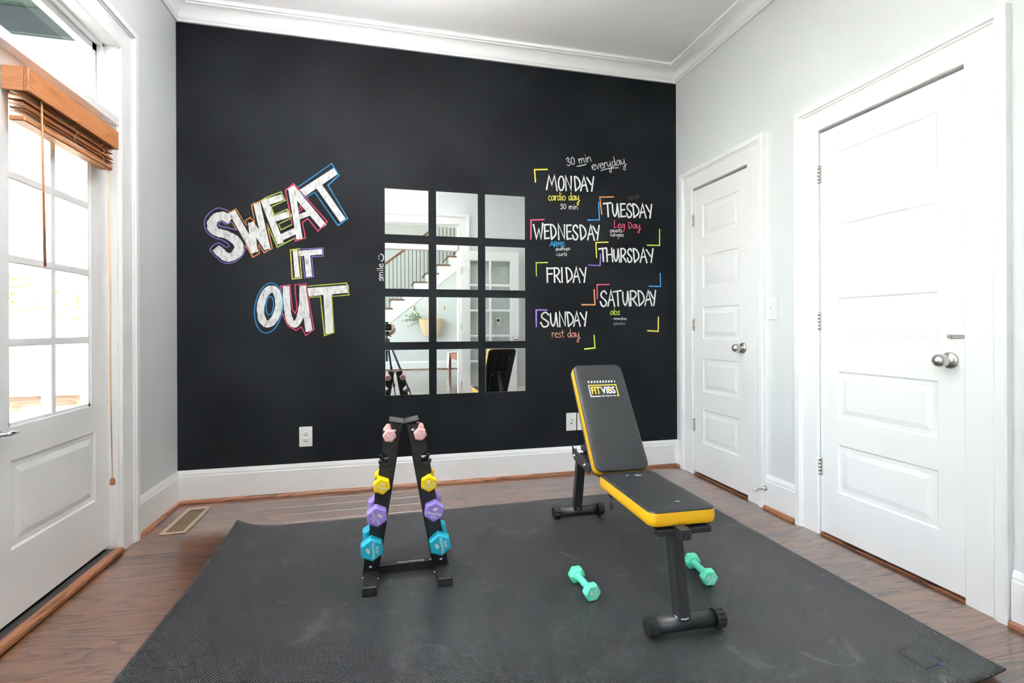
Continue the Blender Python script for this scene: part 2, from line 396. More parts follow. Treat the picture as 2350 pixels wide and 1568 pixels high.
# left door jamb, mullion between door and transom, threshold
jb = MB()
X0, X1 = LW - .14, LW + .002
jb.box((X0, LDOOR[0], 0), (X1, LDOOR[0] + .012, 2.44)).box((X0, LDOOR[1] - .012, 0), (X1, LDOOR[1], 2.44)).box((X0, LDOOR[0], 2.428), (X1, LDOOR[1], 2.44))
for a, b in ((LDOOR[0], 1), (LDOOR[1], -1)):     # door stops and transom stops
    jb.box((X0, a, 0), (LW - .088, a + b * .028, 2.06)); jb.box((LW - .075, a, 2.1), (LW - .05, a + b * .026, 2.44))
jb.box((LW - .075, LDOOR[0], 2.414), (LW - .05, LDOOR[1], 2.44))
jb.box((X0, LDOOR[0], 2.05), (LW + .006, LDOOR[1], 2.085)).box((LW - .04, LDOOR[0], 2.085), (LW + .002, LDOOR[1], 2.095))
tag(jb.build('trim_6', M_TRIM, bevel=.002), 'white door jamb and transom bar of the garden door', 'door jamb', kind='structure')
th = MB().box((LW - .04, LDOOR[0] + .012, 0), (LW + .012, LDOOR[1] - .012, .016)).cbox((LW - .012, LDOOR[0] + .012, 0), (LW + .03, LDOOR[1] - .012, .028), .007).build('trim_7', M_OAKTRIM)
tag(th, 'stained wooden threshold under the garden door', 'threshold', kind='structure')
MB().box((LW - .085, LDOOR[0] + .012, 0), (LW - .058, LDOOR[1] - .012, .0395)).box((LW - .06, LDOOR[0] + .012, .0), (LW - .012, LDOOR[1] - .012, .021)).build('weather_strip', M_SLOT, th)
# transom window over the garden door
tr = empty('window_1', (LW - .1, 2.03, 2.09), label='transom window above the garden door', cat='window', kind='structure')
ya, yb, za, zb = LDOOR[0] + .012, LDOOR[1] - .012, 2.085, 2.428
f = MB(); xa, xb = LW - .115, LW - .078
f.box((xa, ya, za), (xb, ya + .042, zb)).box((xa, yb - .042, za), (xb, yb, zb)).box((xa, ya, za), (xb, yb, za + .05)).box((xa, ya, zb - .045), (xb, yb, zb))
f.build('window_frame', M_TRIM, tr, bevel=.003)
MB().box((xa + .014, ya + .03, za + .03), (xa + .018, yb - .03, zb - .03)).build('pane', M_GLASS, tr)
# cased opening to the hall: jamb, transom bar with ball-catch plates
jf = MB(); jf.box((OPN[0], FW - .122, 0), (OPN[0] + .014, FW + .002, OPN[3])).box((OPN[1] - .014, FW - .122, 0), (OPN[1], FW + .002, OPN[3])).box((OPN[0], FW - .122, OPN[3] - .014), (OPN[1], FW + .002, OPN[3]))
jf.box((OPN[0], FW - .122, 2.07), (OPN[1], FW + .002, 2.15))
hd = tag(jf.build('trim_8', M_TRIM, bevel=.002), 'white jamb and transom bar of the hall opening, seen in the mirrors', 'door jamb', kind='structure')
for x in (.02, .22): MB().cyl((x, FW - .03, 2.0705), (x, FW - .03, 2.066), .011).build('catch_plate', M_NICKEL, hd)
# hall window
hw = empty('window_2', (-2.27, -2.6, .7), label='many-paned hall window beyond the opening', cat='window', kind='structure')
f = MB(); f.box((-2.33, -4.6, .7), (-2.21, -4.54, 4.5)).box((-2.33, -.96, .7), (-2.21, -.9, 4.5)).box((-2.33, -4.6, .7), (-2.18, -.9, .76)).box((-2.33, -4.6, 4.44), (-2.21, -.9, 4.5))
f.build('window_frame', M_TRIM, hw)
for k in range(1, 6): MB().box((-2.29, -4.54 + .597 * k - .015, .76), (-2.25, -4.54 + .597 * k + .015, 4.44)).build('muntin', M_TRIM, hw)
for k in range(1, 6): MB().box((-2.288, -4.54, .76 + .613 * k - .015), (-2.252, -.96, .76 + .613 * k + .015)).build('muntin', M_TRIM, hw)
MB().box((-2.272, -4.56, .74), (-2.268, -.94, 4.46)).build('pane', M_GLASS, hw)

# ------------------------------------------------------------------ panel doors on the closet wall
def panel_mesh(fn, u0, u1, z0, z1, name, mat, parent):
    rings = [(0, 0), (.008, -.005), (.026, -.0053), (.05, -.0008)]; vs = []; fs = []
    for w, d in rings: vs += [fn(u0 + w, d, z0 + w), fn(u1 - w, d, z0 + w), fn(u1 - w, d, z1 - w), fn(u0 + w, d, z1 - w)]
    for k in range(len(rings) - 1):
        for i in range(4): fs.append((k * 4 + i, k * 4 + (i + 1) % 4, k * 4 + 4 + (i + 1) % 4, k * 4 + 4 + i))
    k = len(rings) * 4 - 4; fs.append((k, k + 1, k + 2, k + 3))
    # closed back so the panel is solid
    b = len(vs); vs += [fn(u0, -.03, z0), fn(u1, -.03, z0), fn(u1, -.03, z1), fn(u0, -.03, z1)]
    fs += [(b + 3, b + 2, b + 1, b)] + [(i, b + i, b + (i + 1) % 4, (i + 1) % 4) for i in range(4)]
    return fix_normals(MB().add(vs, fs).build(name, mat, parent))
def box_fn(mb, fn, u0, u1, d0, d1, z0, z1):
    a = fn(u0, d0, z0); b = fn(u1, d1, z1); return mb.box(a, b)
def hinge(fn, u, z, parent):
    m = MB(); box_fn(m, fn, u - .014, u + .014, -.004, .0035, z - .045, z + .045)
    for k in range(5): m.cyl(fn(u, .006, z - .045 + .018 * k + .0008), fn(u, .006, z - .045 + .018 * (k + 1) - .0008), .0062, 10)
    m.build('hinge', M_NICKEL, parent)
def knob(fn, u, z, parent, lock=True, r=1.0):
    n = Vector(fn(0, 1, 0)) - Vector(fn(0, 0, 0)); M = frame_z(fn(u, 0, z), n)
    k = MB().lathe([(.001, 0), (.0325 * r, 0), (.033 * r, .003), (.031 * r, .007), (.022 * r, .011), (.012, .013), (.0105, .02), (.0105, .03)], M, 32).build('knob_rose', M_NICKEL, parent)
    prof = [(.0105, .026), (.014, .029), (.0235, .034), (.0265, .042), (.027, .05), (.0255, .06), (.021, .068), (.013, .074), (.004, .0765), (.0005, .077)]
    MB().lathe([(a * r, b) for a, b in prof], M, 32).build('knob', M_NICKEL, k)
    if lock: MB().lathe([(.0045, 0), (.0045, .001), (.001, .0012)], M @ Matrix.Translation((0.016 * r, 0, .0118)), 12).build('key_hole', M_SLOT, k)
PZ = [(1.707, 1.942), (1.343, 1.579), (.986, 1.213), (.612, .849), (.243, .484)]
def panel_door(name, fn, u0, u1, pu0, pu1, zb, zt, label, hz, ku, kz):
    root = empty(name, fn((u0 + u1) / 2, 0, 0), label=label, cat='door', kind='structure')
    m = MB(); holes = [(pu0, pu1, a, b) for a, b in PZ]
    for a, b, c, d in rects(u0, u1, zb, zt, holes): box_fn(m, fn, a, b, -.035, 0, c, d)
    m.build('door_slab', M_TRIM, root)
    for a, b in PZ: panel_mesh(fn, pu0, pu1, a, b, 'panel', M_TRIM, root)
    for z in hz: hinge(fn, u1 + .004, z, root)
    knob(fn, ku, kz, root)
    return root
F_SLAB = lambda u, d, z: (RW - .002 - d, u, z)
d3 = panel_door('door_3', F_SLAB, 2.662, 3.231, 2.745, 3.127, .022, 2.062, 'narrow white five-panel closet door nearest the black wall', (1.848, 1.09, .359), 2.712, .938)
d4 = panel_door('door_4', F_SLAB, 1.459, 2.128, 1.559, 2.028, .018, 2.066, 'wide white five-panel closet door with latch bolt, on the right', (1.855, 1.1, .35), 1.515, .934)
m = MB().cbox(F_SLAB(1.462, 0, 1.0215), F_SLAB(1.505, .006, 1.0365), .002); m.cyl(F_SLAB(1.51, -.001, 1.029), F_SLAB(1.51, .011, 1.029), .0085, 16)
m.build('latch_bolt', M_NICKEL, d4)
for dd, (a, b) in ((d3, (2.655, 3.238)), (d4, (1.452, 2.135))):   # brown threshold strip in the gap under each door
    MB().box((RW - .004, a + .005, 0), (RW + .06, b - .005, .006)).build('threshold', M_OAKTRIM, dd)

# ------------------------------------------------------------------ glazed doors
def french_door(name, fn, u0, u1, gu0, gu1, zb, zt, gz0, gz1, rows, cols, panel, label, mat=M_TRIM, th=.044, mw=.03):
    root = empty(name, fn((u0 + u1) / 2, 0, 0), label=label, cat='door', kind='structure')
    m = MB(); holes = [(gu0, gu1, gz0, gz1)] + ([panel] if panel else [])
    for a, b, c, d in rects(u0, u1, zb, zt, holes): box_fn(m, fn, a, b, -th, 0, c, d)
    m.build('door_frame', mat, root)
    # glazing bead with a sloped face
    for (a, b, c, d) in ((gu0, gu0 + .014, gz0, gz1), (gu1 - .014, gu1, gz0, gz1), (gu0, gu1, gz0, gz0 + .014), (gu0, gu1, gz1 - .014, gz1)):
        q = MB(); box_fn(q, fn, a, b, -th + .006, -.006, c, d); q.build('glazing_bead', mat, root)
    cu = [gu0 + (gu1 - gu0) * k / cols for k in range(cols + 1)]; rz = [gz0 + (gz1 - gz0) * k / rows for k in range(rows + 1)]
    for k in range(1, cols):
        q = MB(); box_fn(q, fn, cu[k] - mw / 2, cu[k] + mw / 2, -th + .004, -.004, gz0, gz1); q.build('muntin', mat, root, bevel=.004)
    for k in range(1, rows):
        q = MB(); box_fn(q, fn, gu0, gu1, -th + .005, -.005, rz[k] - mw / 2, rz[k] + mw / 2); q.build('muntin', mat, root, bevel=.004)
    for i in range(cols):
        for j in range(rows):
            q = MB(); box_fn(q, fn, cu[i] + (.004), cu[i + 1] - .004, -th / 2 - .002, -th / 2 + .002, rz[j] + .004, rz[j + 1] - .004); q.build('pane', M_GLASS, root)
    if panel: panel_mesh(fn, *panel, 'panel', mat, root)
    return root
F_LD = lambda u, d, z: (LW - .038 + d, u, z)
d1 = french_door('door_1', F_LD, 2.031, 2.772, 2.132, 2.637, .038, 2.048, .724, 1.925, 4, 2, (2.142, 2.665, .287, .604), 'white garden door with eight panes behind a raised wooden blind')
d2 = french_door('door_2', F_LD, 1.293, 2.029, 1.423, 1.928, .038, 2.048, .724, 1.925, 4, 2, (1.395, 1.918, .287, .604), 'second leaf of the glazed garden door, beyond the left edge')
for z in (.3, 1.05, 1.8):
    hinge(F_LD, 1.29, z, d2)
# small chrome catch on the meeting stile
m = MB().lathe([(.001, 0), (.016, 0), (.016, .006), (.007, .009), (.006, .03)], frame_z(F_LD(2.075, 0, .71), (1, 0, 0)), 20)
m.tube([F_LD(2.075, .027, .71), F_LD(2.09, .03, .711), F_LD(2.125, .032, .709)], [.008, .0085, .005], 10)
m.build('door_catch', M_CHROME, d1, label='small chrome lever catch')
# open glazed leaf of the hall opening, folded back against the front wall
hx, hy, ang = .958, FW + .035, R(2)
def french_leaf_open():
    lx = lambda u, d, z: (u, d + .044, z)
    # built in local axes, then turned on its hinge
    root = empty('door_5', (hx, hy, 0), ang, label='open white glazed door folded back beside the hall opening, seen in the mirrors', cat='door', kind='structure')
    n0 = len(bpy.data.objects)
    before = set(bpy.data.objects)
    tmp = french_door('tmp', lx, 0, .77, .1, .665, .012, 2.062, .265, 1.95, 5, 2, None, 'x', mw=.028)
    for o in [o for o in bpy.data.objects if o not in before and o is not tmp]:
        o.parent = root; o.matrix_parent_inverse = Matrix.Identity(4); WM[o] = WM[root].copy()
    bpy.data.objects.remove(tmp)
    k = MB()
    M = frame_z((.725, .044, .9), (0, 1, 0)); k.lathe([(.001, 0), (.031, 0), (.03, .006), (.012, .012), (.0105, .028)], M, 24); k.build('knob_rose', M_NICKEL, root, world=False)
    MB().lathe([(.0105, .026), (.0235, .034), (.027, .048), (.021, .066), (.004, .074), (.0005, .0745)], M, 24).build('knob', M_CHROME, root, world=False)
    for z in (.3, 1.05, 1.8): MB().box((-.006, .01, z - .045), (.002, .046, z + .045)).build('hinge', M_NICKEL, root, world=False)
    return root
french_leaf_open()
# ------------------------------------------------------------------ chalk drawing on the black wall
def wall_at(px, py):
    """photograph pixel -> (x, z) on the black wall"""
    u = (px - 1175) / FPX; v = (py - CYP) / FPX; cr, sr = math.cos(ROLL), math.sin(ROLL)
    uu = cr * u + sr * v; vv = -sr * u + cr * v
    dx = math.cos(YAW) * uu + math.sin(YAW); dy = -math.sin(YAW) * uu + math.cos(YAW)
    return (BW * dx / dy, EYE - vv * BW / dy)
def chalk_mat(name, col, cover=.5, streak=0.0):
    m, t, p = nodes(name); N = t.nodes; L = t.links
    tc = N.new('ShaderNodeTexCoord')
    mp = N.new('ShaderNodeMapping'); mp.inputs['Scale'].default_value = (1, 1, 1 - .6 * streak); mp.inputs['Rotation'].default_value = (0, R(20) * streak, 0)
    L.new(tc.outputs['Object'], mp.inputs['Vector'])
    a = N.new('ShaderNodeTexNoise'); a.inputs['Scale'].default_value = 420; a.inputs['Detail'].default_value = 4; a.inputs['Roughness'].default_value = .7; L.new(mp.outputs[0], a.inputs['Vector'])
    b = N.new('ShaderNodeTexNoise'); b.inputs['Scale'].default_value = 60; b.inputs['Detail'].default_value = 2; L.new(mp.outputs[0], b.inputs['Vector'])
    s = math_node(t, 'ADD', math_node(t, 'MULTIPLY', a.outputs['Fac'], .65), math_node(t, 'MULTIPLY', b.outputs['Fac'], .35))
    cr = N.new('ShaderNodeValToRGB'); e = cr.color_ramp.elements
    e[0].position = cover - .12; e[0].color = (*[c * .18 + .01 for c in col], 1); e[1].position = cover + .04; e[1].color = (*col, 1)
    L.new(s, cr.inputs[0]); L.new(cr.outputs[0], p.inputs['Base Color']); p.inputs['Roughness'].default_value = .9; p.inputs['Specular IOR Level'].default_value = .1
    return m
CH = {'white': chalk_mat('chalk_white', (.80, .80, .79), .42), 'fill': chalk_mat('chalk_white_fill', (.66, .66, .65), .47, 1.0),
      'yellow': chalk_mat('chalk_yellow', srgb(248, 236, 95), .4), 'pink': chalk_mat('chalk_pink', srgb(246, 95, 130), .4), 'blue': chalk_mat('chalk_blue', srgb(70, 165, 225), .4),
      'orange': chalk_mat('chalk_orange', srgb(248, 165, 105), .4), 'lime': chalk_mat('chalk_lime', srgb(196, 226, 90), .4), 'purple': chalk_mat('chalk_purple', srgb(165, 130, 225), .4),
      'peach': chalk_mat('chalk_peach', srgb(238, 170, 140), .42), 'dim': chalk_mat('chalk_faint', (.42, .42, .43), .47)}
# the block-letter outlines are drawn lightly: thinner cover, duller colour
CHO = {k: chalk_mat('chalk_light_' + k, tuple(c * .62 for c in srgb(*v)), .46) for k, v in {'yellow': (235, 222, 95), 'pink': (225, 85, 118), 'blue': (62, 148, 205), 'orange': (228, 150, 92), 'lime': (186, 206, 84), 'purple': (140, 115, 195)}.items()}
def smooth_line(p, n=5):
    if len(p) < 3: return p
    out = []
    for i in range(len(p) - 1):
        a, b, c, d = p[max(i - 1, 0)], p[i], p[i + 1], p[min(i + 2, len(p) - 1)]
        for k in range(n):
            t = k / n
            out.append(tuple(.5 * (2 * b[j] + (c[j] - a[j]) * t + (2 * a[j] - 5 * b[j] + 4 * c[j] - d[j]) * t * t + (3 * b[j] - a[j] - 3 * c[j] + d[j]) * t ** 3) for j in (0, 1)))
    return out + [p[-1]]
chalk_rng = random.Random(11)
def ribbon(mb, pts, w, off):
    """flat chalk stroke on the wall, pts in wall (x, z)"""
    P = [Vector((a, b)) for a, b in pts]; n = len(P)
    if n < 2: return
    closed = (P[0] - P[-1]).length < 1e-6 and n > 3
    vs = []
    for i in range(n):
        d0 = (P[i] - P[i - 1]) if i else ((P[0] - P[-2]) if closed else (P[1] - P[0]))
        d1 = (P[i + 1] - P[i]) if i < n - 1 else ((P[1] - P[0]) if closed else d0)
        if d0.length < 1e-7: d0 = d1
        if d1.length < 1e-7: d1 = d0
        d0 = d0.normalized(); d1 = d1.normalized(); t = (d0 + d1)
        t = t.normalized() if t.length > .2 else d1
        nn = Vector((-t.y, t.x)); c = max(.45, nn.dot(Vector((-d1.y, d1.x)))); ww = w / 2 / c * chalk_rng.uniform(.9, 1.1)
        q = P[i]
        if not closed and i == 0: q = q - d1 * w * .3
        if not closed and i == n - 1: q = q + d0 * w * .3
        for sgn in (-1, 1): vs.append((q.x + nn.x * sgn * ww, BW - off, q.y + nn.y * sgn * ww))
    mb.add(vs, [(2 * i, 2 * i + 1, 2 * i + 3, 2 * i + 2) for i in range(n - 1)])
def ell(cx, cy, rx, ry, n=24, tilt=0.0):
    return [(cx + rx * math.cos(2 * math.pi * k / n) + tilt * ry * math.sin(2 * math.pi * k / n), cy + ry * math.sin(2 * math.pi * k / n)) for k in range(n + 1)]
A4 = lambda p: wall_at(440 + p[0] / 3.485, 350 + p[1] / 3.485)
A6 = lambda p: wall_at(1200 + p[0] / 3.136, 330 + p[1] / 3.136)
PXM = BW / FPX * .93      # metres per photograph pixel on the wall, near enough
lettering = {}
def big_letter(ch, fills, outlines, col, sm_fill=False, sm_out=False):
    m = MB()
    for k, (w, pl) in enumerate(fills):
        pl = smooth_line(pl) if sm_fill else pl
        ribbon(m, [A4(p) for p in pl], w / 3.485 * PXM, .0008 + .0003 * k)
    o = m.build('chalk_letter', CH['fill'], wall_back, label='white chalk block letter %s outlined in colour' % ch)
    q = MB()
    for pl in outlines:
        pl = smooth_line(pl) if sm_out else pl
        ribbon(q, [A4(p) for p in pl], 8.5 / 3.485 * PXM, .0024)
    q.build('outline', CHO[col], o, label='%s chalk outline' % col)
big_letter('S', [(66, [(292, 530), (245, 508), (185, 530), (160, 585), (195, 635), (280, 660), (352, 705), (380, 765), (345, 822), (280, 838), (208, 778)])],
           [[(297, 470), (220, 445), (160, 470), (115, 520), (102, 580), (125, 640), (180, 680), (250, 705), (292, 732), (298, 752), (270, 757), (212, 724), (150, 772), (180, 820), (240, 875), (300, 887), (370, 860), (420, 800), (430, 740)],
            [(365, 622), (300, 605), (230, 590), (217, 570), (235, 550), (275, 572), (322, 556)]], 'purple', True, True)
big_letter('W', [(50, [(327, 482), (500, 785)]), (46, [(500, 785), (478, 575)]), (46, [(478, 575), (600, 760)]), (50, [(600, 760), (522, 415)])],
           [[(300, 480), (355, 452), (436, 585), (432, 545), (470, 520), (505, 560), (478, 420), (552, 390)], [(432, 742), (490, 838), (542, 808), (537, 738), (580, 802), (645, 768), (600, 568)], [(320, 556), (356, 614)]], 'orange')
big_letter('E', [(54, [(588, 405), (705, 715)]), (50, [(575, 405), (712, 362)]), (46, [(660, 532), (780, 492)]), (54, [(695, 690), (822, 632)])],
           [[(552, 388), (600, 360), (715, 315), (750, 385), (635, 435), (660, 500), (765, 455), (795, 525), (695, 575), (715, 620), (805, 575)], [(600, 568), (685, 758), (826, 685)]], 'lime')
big_letter('A', [(48, [(800, 295), (860, 680)]), (58, [(803, 292), (1045, 580)]), (42, [(850, 520), (935, 488)])],
           [[(805, 578), (750, 305), (815, 250), (1085, 555), (1010, 630), (930, 530), (885, 560), (910, 685), (830, 710), (824, 682)], [(865, 425), (886, 455), (860, 476), (865, 425)]], 'pink')
big_letter('T', [(58, [(885, 325), (1138, 158)]), (58, [(1010, 258), (1200, 530)])],
           [[(855, 275), (1120, 90), (1178, 185), (1090, 262), (1248, 530), (1170, 585), (985, 320), (905, 365), (865, 310)]], 'blue')
big_letter('I', [(38, [(828, 790), (845, 988)])], [[(790, 780), (860, 770), (880, 1005), (805, 1012), (790, 780)]], 'yellow')
big_letter('T', [(42, [(868, 808), (1030, 795)]), (42, [(922, 812), (938, 982)])], [[(860, 775), (1050, 765), (1052, 830), (960, 835), (975, 995), (905, 1005), (885, 840), (862, 835)]], 'purple')
big_letter('O', [(54, ell(624, 1232, 72, 140, 28, -.12))], [ell(616, 1245, 112, 200, 32, -.1), ell(625, 1226, 30, 74, 20, -.06)], 'blue')
big_letter('U', [(50, smooth_line([(755, 1085), (765, 1250), (785, 1345), (825, 1375), (865, 1320), (885, 1200), (888, 1080)])), (50, [(888, 1080), (937, 1418)])],
           [[(718, 1110), (710, 1072), (785, 1058), (806, 1255), (828, 1288), (842, 1255), (825, 1060), (915, 1050), (978, 1415), (912, 1465), (878, 1395), (835, 1423), (770, 1388), (727, 1290)]], 'pink')
big_letter('T', [(62, [(945, 1117), (1237, 1093)]), (62, [(1088, 1130), (1100, 1432)])], [[(930, 1070), (1240, 1045), (1258, 1140), (1120, 1152), (1138, 1440), (1062, 1465), (1030, 1155), (945, 1158)]], 'lime')
# handwriting: stroke glyphs; 's' marks strokes drawn as smooth curves
CAPS = {
 'M': ['l', (0, 0), (.22, 1), (.5, .35), (.74, 1.03), (1, -.06)], 'O': ['s'] + ell(.5, .48, .46, .5, 14), 'N': ['l', (.12, -.02), (.05, 1), (.92, .06), (.93, 1)],
 'D': [['l', (0, .98), (.22, -.02)], ['s', (0, .98), (.45, .92), (.9, .62), (.88, .3), (.22, 0)]], 'A': [['l', (0, 0), (.45, 1), (1, -.02)], ['l', (.18, .36), (.76, .42)]],
 'Y': [['l', (0, .93), (.6, .45)], ['l', (.95, 1), (.68, 0)]], 'T': [['l', (0, .92), (1, 1)], ['l', (.52, .95), (.62, 0)]], 'U': [['s', (.03, .9), (.1, .35), (.36, .04), (.6, .3), (.7, .95)], ['l', (.7, .95), (.95, -.02)]],
 'E': [['l', (.9, .97), (.08, .95), (.16, .03), (1, .07)], ['l', (.12, .5), (.82, .55)]], 'S': ['s', (.92, .8), (.6, .98), (.2, .86), (.16, .64), (.6, .44), (.92, .24), (.7, .02), (.3, .02), (.02, .3)],
 'W': ['l', (0, .95), (.3, .02), (.55, .65), (.78, 0), (.95, 1.05)], 'H': [['l', (0, .97), (.1, 0)], ['l', (.78, 1), (.95, 0)], ['l', (.05, .5), (.88, .55)]],
 'R': [['l', (.02, .98), (.1, 0)], ['s', (.02, .97), (.6, .95), (.85, .74), (.6, .52), (.12, .42)], ['l', (.35, .45), (1, 0)]], 'F': [['l', (.03, 1), (.1, 0)], ['l', (.03, .95), (1, .95)], ['l', (.06, .56), (.9, .58)]], 'I': ['l', (.35, 1), (.6, 0)],
 'L': ['l', (0, 1), (.06, 0), (1, .08)]}
LOW = {
 'a': (.95, [['s', (.72, .82), (.4, 1), (.06, .55), (.2, .06), (.5, .15), (.72, .7)], ['l', (.73, .95), (.88, .02)]]), 'b': (.85, [['l', (.08, 1.8), (.14, 0)], ['s', (.12, .7), (.5, .95), (.75, .55), (.5, .04), (.14, .1)]]),
 'c': (.8, [['s', (.72, .85), (.4, 1), (.06, .5), (.35, 0), (.78, .15)]]), 'd': (.95, [['s', (.68, .78), (.35, .95), (.05, .5), (.3, .02), (.68, .45)], ['l', (.63, 1.8), (.8, 0)]]),
 'e': (.85, [['s', (.1, .48), (.66, .66), (.5, 1), (.14, .8), (.1, .3), (.42, 0), (.8, .2)]]), 'g': (.9, [['s', (.7, .8), (.4, .98), (.06, .6), (.25, .12), (.68, .6)], ['s', (.72, .95), (.78, -.2), (.6, -.8), (.4, -1.0)]]),
 'h': (.9, [['l', (.08, 1.8), (.12, 0)], ['s', (.12, .5), (.42, .98), (.68, .7), (.75, 0)]]), 'i': (.4, [['l', (.15, 1), (.22, 0)], ['l', (.12, 1.42), (.2, 1.5)]]), 'k': (.85, [['l', (.06, 1.8), (.1, 0)], ['l', (.65, 1), (.12, .45), (.75, 0)]]),
 'l': (.4, [['l', (.14, 1.7), (.2, 0)]]), 'm': (1.25, [['l', (.02, 1), (.1, 0)], ['s', (.1, .6), (.35, 1), (.5, .7), (.54, 0)], ['s', (.54, .6), (.8, 1), (1.0, .7), (1.06, 0)]]), 'n': (.9, [['l', (.04, 1), (.1, 0)], ['s', (.1, .55), (.4, .98), (.66, .7), (.74, 0)]]),
 'o': (.85, [['s'] + ell(.4, .5, .34, .48, 12)]), 'p': (.85, [['l', (.05, 1), (.12, -.8)], ['s', (.1, .75), (.5, .95), (.72, .55), (.5, .06), (.12, .15)]]), 'q': (.9, [['s', (.7, .8), (.4, .98), (.06, .6), (.25, .1), (.68, .55)], ['l', (.72, .95), (.8, -.8)]]),
 'r': (.65, [['l', (.06, 1), (.14, 0)], ['s', (.12, .55), (.34, .95), (.62, .98)]]), 's': (.7, [['s', (.62, .88), (.35, 1), (.1, .75), (.5, .42), (.55, .1), (.25, -.05), (.02, .1)]]), 't': (.75, [['s', (.28, 1.6), (.34, .3), (.65, -.02)], ['l', (.02, 1.0), (.7, 1.1)]]),
 'u': (.9, [['s', (.05, 1), (.1, .25), (.38, .02), (.66, .5)], ['l', (.67, 1), (.8, 0)]]), 'v': (.8, [['l', (.02, 1), (.36, 0), (.72, 1.05)]]), 'y': (1.0, [['s', (.05, 1), (.14, .35), (.4, .15), (.66, .6)], ['s', (.7, 1.05), (.78, -.2), (.62, -1.0), (.34, -.9), (.5, -.35), (1.1, 0)]]),
 '3': (.85, [['s', (.05, 1.25), (.38, 1.6), (.6, 1.25), (.28, .85), (.7, .55), (.45, 0), (.02, .2)]]), '0': (.85, [['s'] + ell(.4, .8, .32, .72, 14)]), '-': (.55, [['l', (0, .42), (.4, .5)]]), '.': (.4, [['l', (.08, .6), (.18, .62)]]), ' ': (.7, []),
 'L': (.9, [['l', (.05, 1.8), (.1, 0), (.75, .12)]]), 'D': (1.1, [['l', (.1, 1.45), (.25, -.1)], ['s', (.0, 1.4), (.5, 1.4), (.85, .8), (.75, .3), (.25, -.08)]])}
def norm(g): return [g] if isinstance(g[0], str) else g
def strokes(glyph, f, w, mb, off=.0012):
    for k, st in enumerate(norm(glyph)):
        pl = list(st[1:])
        if st[0] == 's': pl = smooth_line(pl, 4)
        ribbon(mb, [A6(f(p)) for p in pl], w, off + .0002 * k)
def caps_word(word, ext, t0, t1, b0, b1, w=12.5, col='white', label=None):
    mb = MB(); xa, xb = ext[0][0], ext[-1][1]
    for ch, (x0, x1) in zip(word, ext):
        def f(p, x0=x0, x1=x1):
            x = x0 + (x1 - x0) * p[0]; k = (x - xa) / (xb - xa)
            t = t0 + (t1 - t0) * k; b = b0 + (b1 - b0) * k
            return (x, b + (t - b) * p[1])
        strokes(CAPS[ch], f, w / 3.136 * PXM, mb)
    return mb.build('chalk_word', CH[col], wall_back, label=label or '%s chalk word %s' % (col, word))
def low_text(txt, p0, p1, xh, w, col, label=None, fmap=None):
    mb = MB(); tot = sum(LOW[c][0] for c in txt); dx, dy = p1[0] - p0[0], p1[1] - p0[1]; s = 0.0
    nx, ny = (dy / math.hypot(dx, dy), -dx / math.hypot(dx, dy))
    for ch in txt:
        def f(p, s=s):
            k = (s + p[0]) / tot
            return (p0[0] + dx * k + nx * p[1] * xh, p0[1] + dy * k + ny * p[1] * xh)
        if LOW[ch][1]: strokes(LOW[ch][1], f, w / 3.136 * PXM, mb)
        s += LOW[ch][0]
    return mb, mb.build('chalk_word', CH[col], wall_back, label=label or '%s chalk handwriting %s' % (col, txt))
caps_word('MONDAY', [(170, 246), (254, 297), (305, 350), (370, 413), (416, 465), (460, 511)], 231, 238, 330, 343)
caps_word('TUESDAY', [(578, 636), (642, 694), (700, 740), (745, 785), (790, 836), (840, 886), (884, 928)], 424, 436, 524, 535)
caps_word('WEDNESDAY', [(76, 146), (152, 190), (198, 240), (252, 302), (312, 352), (356, 398), (410, 455), (466, 514), (503, 550)], 576, 588, 684, 694)
caps_word('THURSDAY', [(545, 600), (602, 648), (652, 698), (704, 744), (750, 786), (794, 836), (844, 892), (888, 938)], 750, 756, 848, 856)
caps_word('FRIDAY', [(172, 215), (224, 268), (276, 286), (310, 356), (362, 410), (408, 456)], 892, 890, 998, 998)
caps_word('SATURDAY', [(555, 605), (612, 660), (650, 708), (716, 770), (772, 822), (828, 874), (878, 928), (912, 956)], 1058, 1056, 1170, 1164)
caps_word('SUNDAY', [(126, 190), (196, 254), (260, 308), (318, 364), (366, 412), (412, 460)], 1212, 1210, 1318, 1312)
caps_word('ARMS', [(193, 225), (226, 250), (250, 276), (274, 300)], 703, 708, 740, 743, 5.5, 'blue')
mb_, o_ = low_text('30 min', (318, 160), (497, 128), 36, 5, 'white'); q = MB(); ribbon(q, [A6(p) for p in ((388, 163), (420, 158), (455, 149))], 7 / 3.136 * PXM, .0015); q.build('underline', CH['white'], o_)
mb_, o_ = low_text('everyday', (498, 190), (742, 148), 38, 5, 'white'); q = MB(); ribbon(q, [A6(p) for p in smooth_line([(560, 194), (600, 182), (640, 176), (686, 173)])], 6 / 3.136 * PXM, .0015); q.build('underline', CH['white'], o_)
low_text('cardio day', (182, 408), (408, 408), 33, 5, 'yellow')
low_text('30 min', (268, 470), (396, 474), 24, 4.4, 'white', 'small white chalk handwriting 30 min under MONDAY')
low_text('Leg Day', (654, 604), (848, 612), 29, 4.6, 'pink')
low_text('.squats', (620, 637), (714, 637), 17, 3.3, 'white'); low_text('.lunges', (622, 668), (726, 668), 17, 3.3, 'white')
low_text('-pushups', (231, 768), (340, 764), 14, 3.3, 'white'); low_text('-curls', (237, 808), (318, 806), 16, 3.4, 'white')
low_text('abs', (628, 1231), (699, 1231), 27, 4.8, 'lime')
low_text('-crunches', (648, 1266), (746, 1268), 12, 2.8, 'white'); low_text('-planks', (646, 1303), (738, 1303), 12, 2.8, 'dim')
low_text('rest day', (207, 1394), (410, 1394), 34, 4.6, 'peach')
